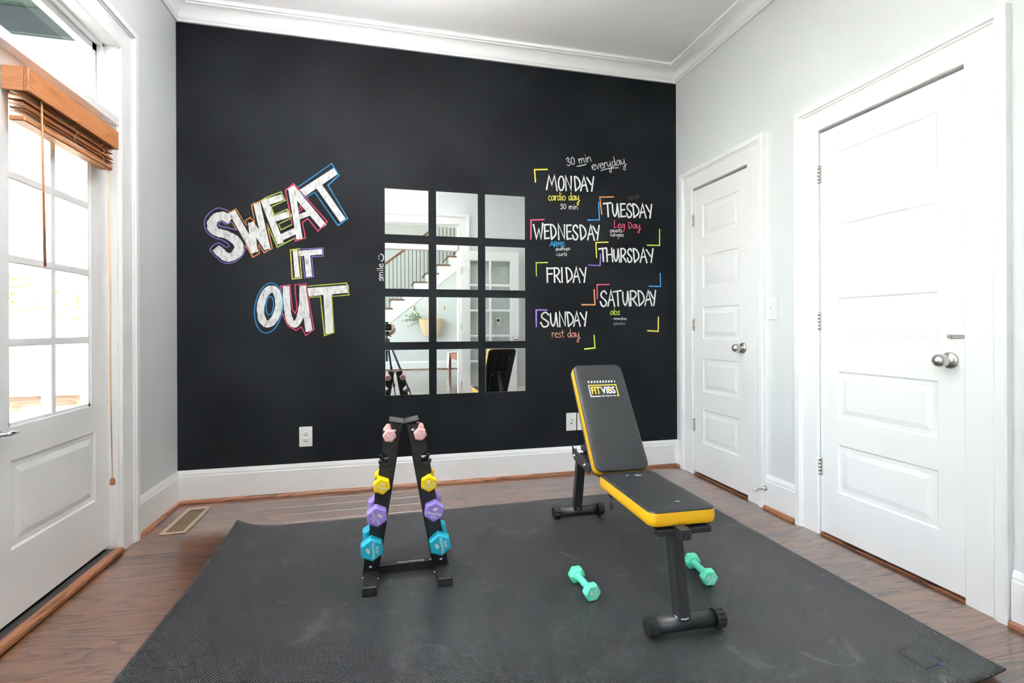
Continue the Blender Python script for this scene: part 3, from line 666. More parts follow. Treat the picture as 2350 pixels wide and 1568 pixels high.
# 'smile' written upwards beside the mirrors, with a smiley
S5 = lambda x, y: ((850 + x / 3.136 - 1200) * 3.136, (420 + y / 3.136 - 330) * 3.136)
mb_, o_ = low_text('smile', S5(93, 706), S5(93, 578), 28, 4.6, 'white')
q = MB()
ribbon(q, [A6(S5(*p)) for p in smooth_line([(78, 562), (90, 556), (94, 540), (90, 520), (72, 512)])], 6.5 / 3.136 * PXM, .0015)
for p in ((62, 526), (62, 546)): ribbon(q, [A6(S5(p[0], p[1] - 3)), A6(S5(p[0], p[1] + 3))], 6 / 3.136 * PXM, .0015)
q.build('smiley', CH['white'], o_)
for col, pl, w in (('yellow', [(90, 277), (83, 187), (176, 185)], 10), ('blue', [(545, 422), (550, 548), (465, 550)], 9), ('orange', [(567, 508), (553, 385), (652, 383)], 9), ('pink', [(57, 687), (58, 550), (152, 546)], 10),
                   ('lime', [(983, 615), (983, 732), (893, 730)], 9), ('yellow', [(530, 820), (525, 711), (613, 709)], 9), ('purple', [(558, 795), (555, 877), (470, 873)], 8), ('lime', [(97, 952), (95, 857), (177, 855)], 8),
                   ('blue', [(987, 933), (990, 1027), (907, 1026)], 8.5), ('pink', [(535, 1117), (533, 1015), (620, 1013)], 9), ('orange', [(512, 1050), (518, 1159), (423, 1159)], 10), ('purple', [(96, 1317), (95, 1197), (175, 1197)], 11),
                   ('lime', [(512, 1378), (518, 1470), (443, 1478)], 10), ('yellow', [(975, 1247), (973, 1350), (896, 1346)], 10)):
    q = MB(); ribbon(q, [A6(p) for p in pl], w / 3.136 * PXM, .0014); q.build('chalk_bracket', CH[col], wall_back, label='%s chalk corner bracket' % col)
q = MB()
for pl in ([(752, 390), (790, 382), (836, 376)], [(760, 402), (800, 398), (834, 384)]): ribbon(q, [A6(p) for p in pl], 5 / 3.136 * PXM, .0012)
q.build('chalk_smudge', chalk_mat('chalk_smear', (.10, .10, .10), .5), wall_back)
# ------------------------------------------------------------------ mirror tiles on the black wall
def mirror_mat():
    m, t, p = nodes('mirror_silver'); p.inputs['Base Color'].default_value = (.93, .95, .94, 1); p.inputs['Metallic'].default_value = 1; p.inputs['Roughness'].default_value = .0
    return m
M_MIRROR = mirror_mat(); M_MEDGE = pm('mirror_edge', (.55, .6, .58), .25, var=.03)
MX = (-.031, .311, .653); MZ = (1.703, 1.337, .976, .617); MWd, MHt = .29, .307
rows = ('top row', 'second row', 'third row', 'bottom row'); colsn = ('left', 'middle', 'right')
for j, z0 in enumerate(MZ):
    for i, x0 in enumerate(MX):
        root = empty('mirror_tile', (x0 + MWd / 2, BW - .003, z0), label='square mirror tile on the black wall, %s, %s column of the grid' % (rows[j], colsn[i]), cat='mirror', group='mirror tiles on the black wall')
        root.rotation_euler = (R(.25), 0, R(.35)) if (i, j) != (2, 3) else (R(.62), 0, R(.6))        # stuck on very slightly out of true
        root.location.y = BW - .0045
        MB().cbox((-MWd / 2, -.0005, 0), (MWd / 2, .0025, MHt), .0004).build('backing', M_MEDGE, root, world=False)
        MB().add([(-MWd / 2 + .0012, -.0008, .0012), (MWd / 2 - .0012, -.0008, .0012), (MWd / 2 - .0012, -.0008, MHt - .0012), (-MWd / 2 + .0012, -.0008, MHt - .0012)], [(0, 1, 2, 3)]).build('silvering', M_MIRROR, root, world=False)
# ------------------------------------------------------------------ outlets and switches
def plate_on(fn, u, z, w, h, name, label, cat, kind):
    root = empty(name, fn(u, 0, z - h / 2), label=label, cat=cat)
    P = lambda u0, u1, d0, d1, z0, z1: (fn(u + u0, d0, z + z0), fn(u + u1, d1, z + z1))
    MB().cbox(*P(-w / 2, w / 2, .0005, .006, -h / 2, h / 2), .0022).build('cover_plate', M_PLATE, root)
    n = Vector(fn(0, 1, 0)) - Vector(fn(0, 0, 0))
    if kind == 'duplex':
        for dz in (.02, -.02):
            r = MB().lathe([(.0165, .0055), (.0165, .0072), (.0005, .0073)], frame_z(fn(u, 0, z + dz), n), 28).build('receptacle', M_PLATE, root)
            for du in (-.0065, .0065): MB().box(*P(du - .0013, du + .0013, .007, .0079, dz + .0005, dz + .0085)).build('slot', M_SLOT, r)
            MB().lathe([(.0028, .007), (.0028, .0078), (.0003, .0079)], frame_z(fn(u, 0, z + dz - .0075), n), 12).build('slot', M_SLOT, r)
        MB().lathe([(.002, .006), (.0018, .007), (.0002, .0072)], frame_z(fn(u, 0, z), n), 10).build('screw', M_PLATE, root)
    elif kind == 'toggle':
        MB().cbox(*P(-.005, .005, .005, .0068, -.012, .012), .001).build('switch_slot', M_PLATE, root)
        MB().bar(fn(u, .004, z - .002), fn(u, .016, z + .006), .007, .008).build('toggle', M_PLATE, root)
        for dz in (.03, -.03): MB().lathe([(.002, .006), (.0018, .0068), (.0002, .007)], frame_z(fn(u, 0, z + dz), n), 10).build('screw', M_NICKEL, root)
    elif kind == 'jacks':
        MB().lathe([(.0045, .0055), (.0045, .013), (.002, .0132), (.0002, .0132)], frame_z(fn(u, 0, z + .016), n), 14).build('jack', M_NICKEL, root)
        MB().box(*P(-.005, .005, .0055, .0075, -.017, -.006)).build('jack', M_SLOT, root)
        MB().bar(fn(u - .004, .013, z + .017), fn(u + .014, .02, z + .012), .003, .003).build('plug', M_SLOT, root)
    elif kind == 'keypad':
        MB().cbox(*P(-w / 2 + .008, w / 2 - .008, .006, .016, -h / 2 + .008, h / 2 - .008), .003).build('keypad_body', M_PLATE, root)
        MB().lathe([(.017, .015), (.017, .019), (.012, .0195), (.0003, .0195)], frame_z(fn(u, 0, z + .028), n), 20).build('dial', M_IRON, root)
    return root
plate_on(F_BACK, -.532, .3705, .08, .129, 'wall_outlet', 'white duplex wall outlet on the black wall left of the dumbbell rack', 'outlet', 'duplex')
plate_on(F_BACK, 1.291, .379, .078, .131, 'cable_plate', 'white cable jack plate on the black wall beside the bench backrest', 'wall plate', 'jacks')
plate_on(F_BACK, 1.377, .379, .078, .131, 'wall_outlet', 'white wall outlet half hidden behind the bench backrest', 'outlet', 'duplex')
plate_on(F_RIGHT, 2.4675, 1.178, .08, .132, 'light_switch', 'white toggle light switch between the two closet doors', 'switch', 'toggle')
plate_on(F_FRONT, 1.365, 1.118, .075, .125, 'light_switch', 'white light switch behind the open glazed door, seen in the mirrors', 'switch', 'toggle')
plate_on(F_FRONT, 1.46, 1.118, .07, .13, 'wall_keypad', 'white wall keypad with a round dial behind the open glazed door', 'keypad', 'keypad')
plate_on(F_HALL, 1.0, .367, .08, .125, 'wall_outlet', 'white wall outlet low on the hall wall, seen in the mirrors', 'outlet', 'duplex')
# spring door stop on the baseboard between the closet doors
ds = empty('door_stop', (RW - .016, 2.505, .118), label='nickel door stop on the baseboard between the closet doors', cat='door stop')
n = Vector((-1, .0, -.03)).normalized()
MB().lathe([(.0005, 0), (.015, 0), (.0145, .003), (.009, .012), (.0055, .02)], frame_z((RW - .0165, 2.505, .12), n), 20).build('base', M_NICKEL, ds)
MB().lathe([(.005, .018), (.0045, .07), (.0005, .07)], frame_z((RW - .0165, 2.505, .12), n), 14).build('rod', M_NICKEL, ds)
MB().lathe([(.007, .066), (.0075, .07), (.007, .082), (.0005, .083)], frame_z((RW - .0165, 2.505, .12), n), 14).build('tip', M_PLATE, ds)
# ------------------------------------------------------------------ floor register
M_TAUPE = pm('taupe_metal', srgb(158, 138, 118), .45, var=.04); M_TAUPE2 = pm('taupe_slat', srgb(108, 92, 70), .5, var=.05)
def register(x0, x1, y0, y1, label):
    g = empty('floor_register', ((x0 + x1) / 2, (y0 + y1) / 2, 0), label=label, cat='vent', group=None)
    f = MB(); b = .024
    for a in ((x0, y0, x1, y0 + b), (x0, y1 - b, x1, y1), (x0, y0 + b, x0 + b, y1 - b), (x1 - b, y0 + b, x1, y1 - b)): f.cbox((a[0], a[1], .0003), (a[2], a[3], .0055), .002)
    f.build('register_frame', M_TAUPE, g)
    MB().box((x0 + b, y0 + b, .0003), (x1 - b, y1 - b, .0012)).build('register_well', M_SLOT, g)
    ln = (y1 - y0 - 2 * b); n = int(ln / .0125)
    for k in range(n):
        y = y0 + b + (k + .5) * ln / n
        MB().bar((x0 + b, y, .003), (x1 - b, y, .003), .0085, .0035, up=(0, .25, 1)).build('louver', M_TAUPE2, g)
    return g
register(-1.171, -1.044, 2.948, 3.342, 'taupe metal floor register beside the garden door')
register(.62, 1.0, -5.2, -5.08, 'narrow floor register along the hall wall, seen in the mirrors')
# ------------------------------------------------------------------ wooden blind on the garden door
bl = empty('wooden_blind', (LW + .0, 2.4, 1.8), label='raised wooden venetian blind with valance on the garden door', cat='blind')
BX0, BX1, BY0, BY1 = LW - .036, LW + .044, 2.098, 2.697
v = MB().cbox((BX1 - .016, BY0, 1.906), (BX1, BY1, 1.99), .002).build('valance', M_BLIND, bl)
M_RETURN = wood_mat('blind_wood_return', [(.40, .165, .062), (.34, .135, .05), (.26, .095, .036)], .45, 0, 1.4)
MB().cbox((BX0, BY0, 1.906), (BX1 - .016, BY0 + .012, 1.99), .001).build('valance_return', M_RETURN, v); MB().cbox((BX0, BY1 - .012, 1.906), (BX1 - .016, BY1, 1.99), .001).build('valance_return', M_RETURN, v)
MB().box((BX0, BY0 + .014, 1.945), (BX1 - .02, BY1 - .014, 1.985)).build('head_rail', M_BLIND, bl)
slat = MB().cbox((-.025, -.2875, -.0014), (.025, .2875, .0014), .0008).mesh('slat'); slat.materials.append(M_BLIND)
sr = random.Random(5)
for k in range(11):
    o = obj_from_mesh('slat', slat, bl); o.location = (LW + .0 + sr.uniform(-.003, .003), 2.3975 + sr.uniform(-.004, .004), 1.836 + k * .0088)
    o.rotation_euler = (sr.uniform(-.006, .006), R(8) + sr.uniform(-.14, .14), 0)
MB().cbox((LW - .025, 2.112, 1.805), (LW + .025, 2.685, 1.824), .004).build('bottom_rail', M_BLIND, bl)
M_CORD = pm('blind_cord', srgb(215, 170, 130), .7, var=.05)
for y in (2.2, 2.4, 2.6):
    for sx in (-.0255, .0255):
        pts = [(LW + sx + .004 * math.sin(k * 2.1 + y * 9), y + .012 * math.sin(k * 1.7), 1.82 + k * .0105) for k in range(12)]
        MB().tube(pts, .0011, 6).build('ladder_cord', M_CORD, bl)
MB().tube([(LW + .032, 2.185, 1.93), (LW + .033, 2.192, 1.6), (LW + .03, 2.205, 1.303)], [.0034, .0038, .0045], 8).build('tilt_wand', M_BLIND, bl)
MB().tube([(LW + .012, 2.668, 1.92), (LW + .014, 2.672, 1.4), (LW + .006, 2.698, .75), (LW + .004, 2.716, .375)], .0016, 6).build('pull_cord', M_CORD, bl)
MB().tube([(LW + .012, 2.675, 1.92), (LW + .016, 2.682, 1.3), (LW + .006, 2.704, .75), (LW + .004, 2.716, .375)], .0016, 6).build('pull_cord', M_CORD, bl)
MB().lathe([(.003, .024), (.006, .022), (.0095, .012), (.0105, 0), (.0095, -.009), (.003, -.012)], Matrix.Translation((LW + .004, 2.717, .352)), 14).build('tassel', M_BLIND, bl)
# ------------------------------------------------------------------ added bowl uplight, unseen just above the frame, to brighten the room
LX, LY, LZ = -.2, 1.7, 2.62
cl = empty('added_fill_light', (LX, LY, CEIL), label='added white bowl uplight out of view over the mat, brightening the room', cat='fill lamp')
MB().lathe([(.0005, 0), (.065, 0), (.062, .014), (.02, .024), (.0005, .025)], frame_z((LX, LY, CEIL - .0005), (0, 0, -1)), 28).build('canopy', M_NICKEL, cl)
MB().cyl((LX, LY, CEIL - .02), (LX, LY, LZ - .07), .007, 12).build('stem', M_NICKEL, cl)
def opal(name, col, strength):
    m, t, p = nodes(name); p.inputs['Base Color'].default_value = (.9, .9, .88, 1); p.inputs['Roughness'].default_value = .3
    p.inputs['Emission Color'].default_value = (*col, 1); p.inputs['Emission Strength'].default_value = strength; return m
bowl = [(.0005, -.105), (.06, -.1), (.12, -.08), (.17, -.045), (.2, -.01), (.208, .008), (.21, .012), (.203, .012), (.19, -.01), (.162, -.038), (.116, -.068), (.0005, -.088)]
MB().lathe(bowl, Matrix.Translation((LX, LY, LZ)), 36).build('bowl_shade', opal('opal_glass_lit', (1.0, .985, .965), 4.0), cl)
MB().lathe([(.0005, -.042), (.14, -.042), (.14, -.034), (.0005, -.032)], Matrix.Translation((LX, LY, LZ)), 28).build('fill_disc', opal('fill_disc_lit', (1.0, .985, .97), 900.0), cl)  # strong upward glow, added as fill for ceiling and walls
# ------------------------------------------------------------------ exercise mat
def mat_material():
    m, t, p = nodes('black_rubber_mat'); N = t.nodes; L = t.links
    tc = N.new('ShaderNodeTexCoord'); sp = N.new('ShaderNodeSeparateXYZ'); L.new(tc.outputs['Object'], sp.inputs[0])
    k = 2 * math.pi / .0092
    sx = math_node(t, 'SINE', math_node(t, 'MULTIPLY', sp.outputs['X'], k)); sy = math_node(t, 'SINE', math_node(t, 'MULTIPLY', sp.outputs['Y'], k))
    h = math_node(t, 'MAXIMUM', math_node(t, 'MULTIPLY', sx, sy), -.15)
    b = N.new('ShaderNodeBump'); b.inputs['Strength'].default_value = 1.0; b.inputs['Distance'].default_value = .0022
    L.new(h, b.inputs['Height']); L.new(b.outputs['Normal'], p.inputs['Normal'])
    # chalky scuffs and dust
    n1 = N.new('ShaderNodeTexNoise'); n1.inputs['Scale'].default_value = 5; n1.inputs['Detail'].default_value = 7; n1.inputs['Roughness'].default_value = .72; n1.inputs['Distortion'].default_value = 1.2
    L.new(tc.outputs['Object'], n1.inputs['Vector'])
    r1 = N.new('ShaderNodeMapRange'); r1.inputs['From Min'].default_value = .57; r1.inputs['From Max'].default_value = .76; L.new(n1.outputs['Fac'], r1.inputs['Value'])
    v = N.new('ShaderNodeTexVoronoi'); v.inputs['Scale'].default_value = 9; v.inputs['Randomness'].default_value = 1; L.new(tc.outputs['Object'], v.inputs['Vector'])
    r2 = N.new('ShaderNodeMapRange'); r2.inputs['From Min'].default_value = .035; r2.inputs['From Max'].default_value = .015; L.new(v.outputs['Distance'], r2.inputs['Value'])
    dust = math_node(t, 'ADD', math_node(t, 'MULTIPLY', r1.outputs[0], .26), math_node(t, 'MULTIPLY', r2.outputs[0], .5))
    mx = N.new('ShaderNodeMix'); mx.data_type = 'RGBA'; mx.inputs[6].default_value = (.010, .011, .0135, 1); mx.inputs[7].default_value = (.36, .36, .36, 1)
    L.new(dust, mx.inputs[0]); L.new(mx.outputs[2], p.inputs['Base Color'])
    p.inputs['Roughness'].default_value = .38; p.inputs['Specular IOR Level'].default_value = .8
    return m
M_MAT = mat_material()
MX0, MX1, MY0, MY1 = -.80, 1.815, 1.118, 2.945
def mat_pt(u, v):
    x = MX0 + (MX1 - MX0) * u; yb = MY1 + .032 * (u - .35) - .02 * (1 - u); y = MY0 + (yb - MY0) * v
    dl = x - MX0; dr = MX1 - x; db = yb - y; df = y - MY0
    z = .0065 + .0012 * math.sin(x * 3.1 + y * 1.7) ** 2
    z += .038 * max(0, 1 - dl / .27) ** 2.1 * (.88 + .12 * math.sin(y * 5))            # left edge curls up
    z += .016 * max(0, 1 - math.hypot(dl, db) / .16) ** 1.4                             # raised back-left corner
    z += .018 * max(0, 1 - dr / .17) ** 2                                               # right edge lifts a little
    z += .004 * max(0, 1 - df / .06) ** 2
    z += .004 * math.exp(-((x + .48) / .1) ** 2) * max(0, 1 - db / .5)
    return Vector((x + .012 * max(0, 1 - dl / .085) ** 2, y, z))
def rounded(u, v):
    return u, v
nu_, nv_ = 90, 62; us = [(i / nu_) for i in range(nu_ + 1)]; vs_ = [(j / nv_) for j in range(nv_ + 1)]
us = [u * .5 + .5 * (u ** 1.6 / (u ** 1.6 + (1 - u) ** 1.6)) if 0 < u < 1 else u for u in us]
V = []; F = []
for top in (1, 0):
    for v in vs_:
        for u in us:
            p = mat_pt(u, v)
            V.append((p.x, p.y, p.z if top else p.z - .006))
W1 = nu_ + 1; K = W1 * (nv_ + 1)
for j in range(nv_):
    for i in range(nu_):
        a = j * W1 + i; F.append((a, a + 1, a + 1 + W1, a + W1)); F.append((K + a + W1, K + a + 1 + W1, K + a + 1, K + a))
rim = [i for i in range(W1)] + [j * W1 + nu_ for j in range(1, nv_ + 1)] + [nv_ * W1 + i for i in range(nu_ - 1, -1, -1)] + [j * W1 for j in range(nv_ - 1, 0, -1)]
for a, b in zip(rim, rim[1:] + rim[:1]): F.append((a, K + a, K + b, b))
gm = MB().add(V, F, True).build('exercise_mat', M_MAT, label='large black textured rubber exercise mat with curled left edge', cat='mat')
q = MB()
for a, b in (((1.61, 1.203), (1.694, 1.209)), ((1.694, 1.209), (1.694, 1.297)), ((1.694, 1.297), (1.61, 1.289)), ((1.61, 1.289), (1.61, 1.203))): q.bar((a[0], a[1], .0085), (b[0], b[1], .0085), .002, .0016)
q.build('stamped_outline', M_SLOT, gm)
MB().bar((1.672, 1.203, .009), (1.686, 1.205, .009), .004, .0012).build('ink_mark', pm('blue_ink', (.05, .12, .5), .6, var=.1), gm)
MT = .0085          # height things stand at on the mat

# ------------------------------------------------------------------ dumbbells
def vinyl(name, c): return pm(name, c, .42, spec=.4, bump=.08, bscale=300, var=.04, vscale=20)
VIN = {'pink': vinyl('pink_vinyl', srgb(232, 172, 170)), 'mint': vinyl('mint_vinyl', srgb(112, 236, 196)), 'yellow': vinyl('yellow_neoprene', srgb(246, 212, 10)), 'purple': vinyl('purple_vinyl', srgb(158, 134, 222)), 'teal': vinyl('teal_vinyl', srgb(40, 182, 212))}
M_FACEPRINT = pm('pale_face_print', (.78, .80, .82), .5, var=.05)
def leaf_mesh(s):
    m = MB(); pts = [(-.5, -.28), (-.2, -.42), (.25, -.35), (.6, .05), (.62, .32), (.2, .36), (-.25, .2), (-.52, -.05)]
    m.add([(x * s, y * s, 0) for x, y in pts], [tuple(range(len(pts)))]); return m
def make_dumbbell(col, Rr, hl, L, lb, print_ang, rev=False):
    root = empty('dumbbell', (0, 0, 0))
    hr = .0135 if Rr > .03 else .012
    for s in (-1, 1):
        M = Matrix.Rotation(R(90), 4, 'X') if s < 0 else Matrix.Rotation(R(-90), 4, 'X')     # local z -> -y for the front head
        prof = [(.0006, L / 2), (Rr * .87, L / 2), (Rr, L / 2 - .009), (Rr, L / 2 - hl + .01), (Rr * .72, L / 2 - hl), (.0006, L / 2 - hl)]
        mb = MB().lathe(prof[::-1], M, 6, smooth=False)
        h = mb.build('head', VIN[col], root, world=False, bevel=.0035)
        if s < 0:
            A = Matrix.Translation((0, -L / 2 - .0004, 0)) @ Matrix.Rotation(R(90), 4, 'X') @ Matrix.Rotation(R(print_ang), 4, 'Z')
            sz = Rr * .34
            text_obj('print', 'FitnessAlley', A @ Matrix.Translation((0, -Rr * .12, 0)), M_FACEPRINT, h, sz * .95, .0003, .9, world=False)
            text_obj('print', lb, A @ Matrix.Translation((0, -Rr * .45, 0)), M_FACEPRINT, h, sz, .0003, .9, world=False)
            lf = leaf_mesh(Rr * .42); me = lf.mesh('leaf_logo'); me.transform(A @ Matrix.Translation((0, Rr * .3, 0))); me.materials.append(M_FACEPRINT); obj_from_mesh('leaf_logo', me, h, world=False)
    M = Matrix.Rotation(R(-90), 4, 'X'); a = L / 2 - hl
    n = 8; prof = [(hr * 1.45, -a - .004), (hr * 1.12, -a + .006)] + [(hr * (1 + .08 * math.cos(math.pi * k / n * 2 - math.pi)), -a + .012 + (2 * a - .024) * k / n) for k in range(n + 1)] + [(hr * 1.12, a - .006), (hr * 1.45, a + .004)]
    MB().lathe(prof, M, 18).build('handle', VIN[col], root, world=False)
    return root
def copy_tree(o, parent=None):
    c = o.copy(); COL.objects.link(c)
    if parent is not None: c.parent = parent; c.matrix_parent_inverse = o.matrix_parent_inverse.copy()
    for ch in [x for x in bpy.data.objects if x.parent is o]: copy_tree(ch, c)
    return c
SPEC = {'pink': (.029, .036, .165, '2 lb', 60), 'yellow': (.0375, .042, .175, '5 lb', 0), 'purple': (.0455, .05, .19, '8 lb', -35), 'teal': (.0500, .054, .20, '10 lb', 120), 'mint': (.0355, .041, .18, '3 lb', 65)}
spots = {'pink': [((-.0035, 2.238, .616), 0, 8, 'small pink hex dumbbell at the top left of the rack', None), ((.124, 2.238, .616), 0, 15, 'small pink hex dumbbell at the top right of the rack', None)],
         'yellow': [((-.036, 2.235, .411), 0, 22, 'yellow hex dumbbell in the left side of the rack', 2), ((.160, 2.235, .406), 0, -28, 'yellow hex dumbbell in the right side of the rack', None)],
         'purple': [((-.0555, 2.236, .287), 0, 24, 'purple hex dumbbell in the left side of the rack', None), ((.181, 2.236, .287), 0, -22, 'purple hex dumbbell in the right side of the rack', None)],
         'teal': [((-.0766, 2.238, .153), 0, 26, 'large turquoise hex dumbbell at the bottom left of the rack', None), ((.205, 2.238, .144), 0, 20, 'large turquoise hex dumbbell at the bottom right of the rack', None)],
         'mint': [((.757, 1.893, MT + .0306), 3, 0, 'mint green hex dumbbell lying on the mat left of the bench post', None), ((1.283, 1.883, MT + .0306), -7, 0, 'mint green hex dumbbell lying on the mat right of the bench post', None)]}
for col, (Rr, hl, L, lb, pa) in SPEC.items():
    proto = make_dumbbell(col, Rr, hl, L, lb, pa)
    for k, (loc, yaw, roll, lab, _) in enumerate(spots[col]):
        o = proto if k == 0 else copy_tree(proto)
        o.location = loc; o.rotation_mode = 'ZYX' if False else 'XYZ'
        o.rotation_euler = (0, R(roll), R(yaw))
        tag(o, lab, 'dumbbell', 'dumbbells on the mat' if col == 'mint' else 'dumbbells in the rack')

# ------------------------------------------------------------------ dumbbell rack
rk = empty('dumbbell_rack', (.068, 2.24, MT), label='black A-frame dumbbell rack standing on the mat', cat='rack')
YF, YBk = 2.19, 2.29; T_ = .003
SLOTS = {-1: [.614, .508, .408, .284, .150], 1: [.614, .503, .403, .284, .141]}
def leg_poly(side):
    """outline in (x, z) of one plate of the left (-1) or right (1) leg"""
    if side < 0: o0, o1, i0, i1 = (-.1165, .030), (-.016, .667), (-.052, .030), (.050, .657)
    else: o0, o1, i0, i1 = (.2455, .030), (.136, .667), (.178, .030), (.066, .657)
    ox = lambda z: o0[0] + (o1[0] - o0[0]) * (z - o0[1]) / (o1[1] - o0[1])
    P = [i0, i1]
    first = True
    for zc in SLOTS[side]:
        d = 1 if side < 0 else -1
        if first: P += [(ox(zc) + d * .022, .662), (ox(zc) + d * .036, zc + .014)]; first = False
        else: P += [(ox(zc + .042), zc + .042), (ox(zc) + d * .02, zc + .03), (ox(zc) + d * .036, zc + .014)]
        P += [(ox(zc) + d * .038, zc), (ox(zc) + d * .033, zc - .012), (ox(zc) + d * .021, zc - .017), (ox(zc) + d * .008, zc - .012), (ox(zc - .006), zc - .006)]
    P += [o0]
    return P, ox
for side in (-1, 1):
    P, ox = leg_poly(side)
    lg = MB()
    lg.prism(P, lambda u, v, d: (u, d, v), YF, YF + T_); lg.prism(P, lambda u, v, d: (u, d, v), YBk - T_, YBk)
    i0, i1 = P[0], P[1]; d = 1 if side < 0 else -1
    lg.prism([i0, i1, (i1[0] - d * T_, i1[1]), (i0[0] - d * T_, i0[1])], lambda u, v, dd: (u, dd, v), YF, YBk)
    leg = fix_normals(lg.build('side_leg', M_BLACKMETAL, rk))
    # cap, tilted square to the leg
    a, b = ((-.004, .6745), (.0575, .6625)) if side < 0 else ((.1205, .6745), (.0595, .6625))
    cp = MB().bar((a[0], (YF + YBk) / 2, a[1]), (b[0], (YF + YBk) / 2, b[1]), YBk - YF + .012, .0065); cp.build('top_cap', M_BLACKMETAL, rk, bevel=.0015)
    for zc in SLOTS[side]:
        cx = ox(zc) + d * .021; prof = []
        for k in range(13):
            t = math.pi + math.pi * k / 12; prof.append((cx + .0295 * math.cos(t), zc + .0295 * math.sin(t)))
        for k in range(12, -1, -1):
            t = math.pi + math.pi * k / 12; prof.append((cx + .0165 * math.cos(t), zc + .0165 * math.sin(t)))
        for y0, y1 in ((YF - .009, YF + .016), (YBk - .016, YBk + .009)):
            fix_normals(MB().prism(prof, lambda u, v, dd: (u, dd, v), y0, y1).build('slot_liner', M_BLACKPLASTIC, rk, bevel=.001))
    x0, x1 = (-.111, -.055) if side < 0 else (.186, .247)
    ft = MB().cbox((x0, 2.055, MT), (x1, 2.425, MT + .036), .002).build('foot', M_BLACKMETAL, rk)
    bolts = [(.018, YF, .632) if side < 0 else (.094, YF, .632), (-.083, YF, .062) if side < 0 else (.212, YF, .062)]
    for bx, by, bz in bolts: MB().lathe([(.0005, 0), (.0072, 0), (.0068, .003), (.003, .0048), (.0003, .005)], frame_z((bx, by, bz), (0, -1, 0)), 14).build('bolt', M_CHROME, rk)
    for yy in (2.15, 2.2): MB().lathe([(.0005, 0), (.006, 0), (.0055, .004), (.003, .008), (.0003, .0085)], frame_z((x1 if side < 0 else x0, yy, MT + .02), (d, 0, 0)), 12).build('bolt', M_CHROME, rk)
    MB().lathe([(.0005, 0), (.006, 0), (.0055, .004), (.0003, .0045)], frame_z((x0 if side < 0 else x1, 2.17, MT + .02), (-d, 0, 0)), 12).build('bolt', M_CHROME, rk)
cb = MB().box((-.055, 2.222, MT + .006), (.186, 2.2245, MT + .036)).box((-.055, 2.222, MT + .0335), (.186, 2.262, MT + .036)).box((-.055, 2.2595, MT + .006), (.186, 2.262, MT + .036))
cb = cb.build('cross_bar', M_BLACKMETAL, rk)
A = Matrix.Translation((.085, 2.242, MT + .0365)) @ Matrix.Rotation(R(180), 4, 'Z')
text_obj('print', 'FitnessAlley', A, M_WHITEPRINT, cb, .022, .0003, 1.1)
lf = leaf_mesh(.024).mesh('leaf_logo'); lf.transform(Matrix.Translation((-.094, 0, 0))); lf.transform(A @ Matrix.Rotation(0, 4, 'Z')); lf.materials.append(M_WHITEPRINT); obj_from_mesh('leaf_logo', lf, cb)

# ------------------------------------------------------------------ workout bench
BA = R(-1.58)
bn = empty('workout_bench', (1.0, 1.55, MT), BA, label='black and yellow adjustable workout bench with raised backrest', cat='bench')
def bb(m, name, mat, parent=None, **kw): return m.build(name, mat, parent or bn, world=False, **kw)
def rrect(w, l, rc, n=6):
    P = []
    for cx, cy, a0 in ((w / 2 - rc, l - rc, 0), (-w / 2 + rc, l - rc, 90), (-w / 2 + rc, rc, 180), (w / 2 - rc, rc, 270)):
        for k in range(n + 1): t = R(a0 + 90 * k / n); P.append((cx + rc * math.cos(t), cy + rc * math.sin(t)))
    return P
def pad(w, l, rc, h, M, name, inset=.016):
    """upholstered pad: yellow side band, domed black cover, board underneath; local z up from the board"""
    root_band = MB(); P = rrect(w, l, rc, 6); n = len(P)
    def ring(inset, z):
        c = Vector((0, l / 2)); out = []
        for x, y in P:
            d = Vector((x, y)) - c; kx = max(0, 1 - inset / (w / 2)); ky = max(0, 1 - inset / (l / 2)); out.append(M @ Vector((d.x * kx, c.y + d.y * ky, z)))
        return out
    def loft(rings, cap0=False, cap1=False):
        m = MB(); vs = [p for r_ in rings for p in r_]; fs = []
        for a in range(len(rings) - 1):
            for i in range(n): j = (i + 1) % n; fs.append((a * n + i, a * n + j, (a + 1) * n + j, (a + 1) * n + i))
        if cap0: fs.append(tuple(range(n))[::-1])
        if cap1: fs.append(tuple((len(rings) - 1) * n + i for i in range(n)))
        return m.add(vs, fs, True)
    band = loft([ring(.012, -.001), ring(.004, 0), ring(.0005, .004), ring(-.001, .018), ring(-.0005, .034), ring(.001, h - .0075)], cap0=True)
    o = bb(band, 'side_band', M_YELLOWV)
    cover = loft([ring(.0015, h - .0085), ring(.001, h - .0068), ring(.004, h - .004), ring(.012, h - .0015), ring(.03, h), ring(.06, h + .0015), ring(w / 2 * .86, h + .002)], cap1=True)
    c = bb(cover, name, M_SUEDE)
    seam = [q for q in ring(.0018, h - .0078)]; seam.append(seam[0]); bb(MB().tube(seam, .0016, 6, caps=False), 'piping', M_SUEDE, c)
    bb(loft([ring(inset + .006, -.008), ring(inset, -.0015), ring(inset, .002)], True, True), 'pad_board', M_BLACKMETAL)
    return c
SZ = .371 - MT
pad(.262, .485, .03, .057, Matrix.Translation((.008, .018, SZ)), 'seat')
TH = R(54.9)
BM = Matrix.Translation((.006, .522 + .045, .43 - MT - .045)) @ Matrix.Rotation(TH, 4, 'X')
# the pad face runs through (y 2.065, z .43): shift the pad back along its normal
BM = Matrix.Translation((.006, .515, .425 - MT)) @ Matrix.Rotation(TH, 4, 'X') @ Matrix.Translation((0, 0, -.052))
pad(.262, .558, .035, .052, BM, 'backrest', -.0015)
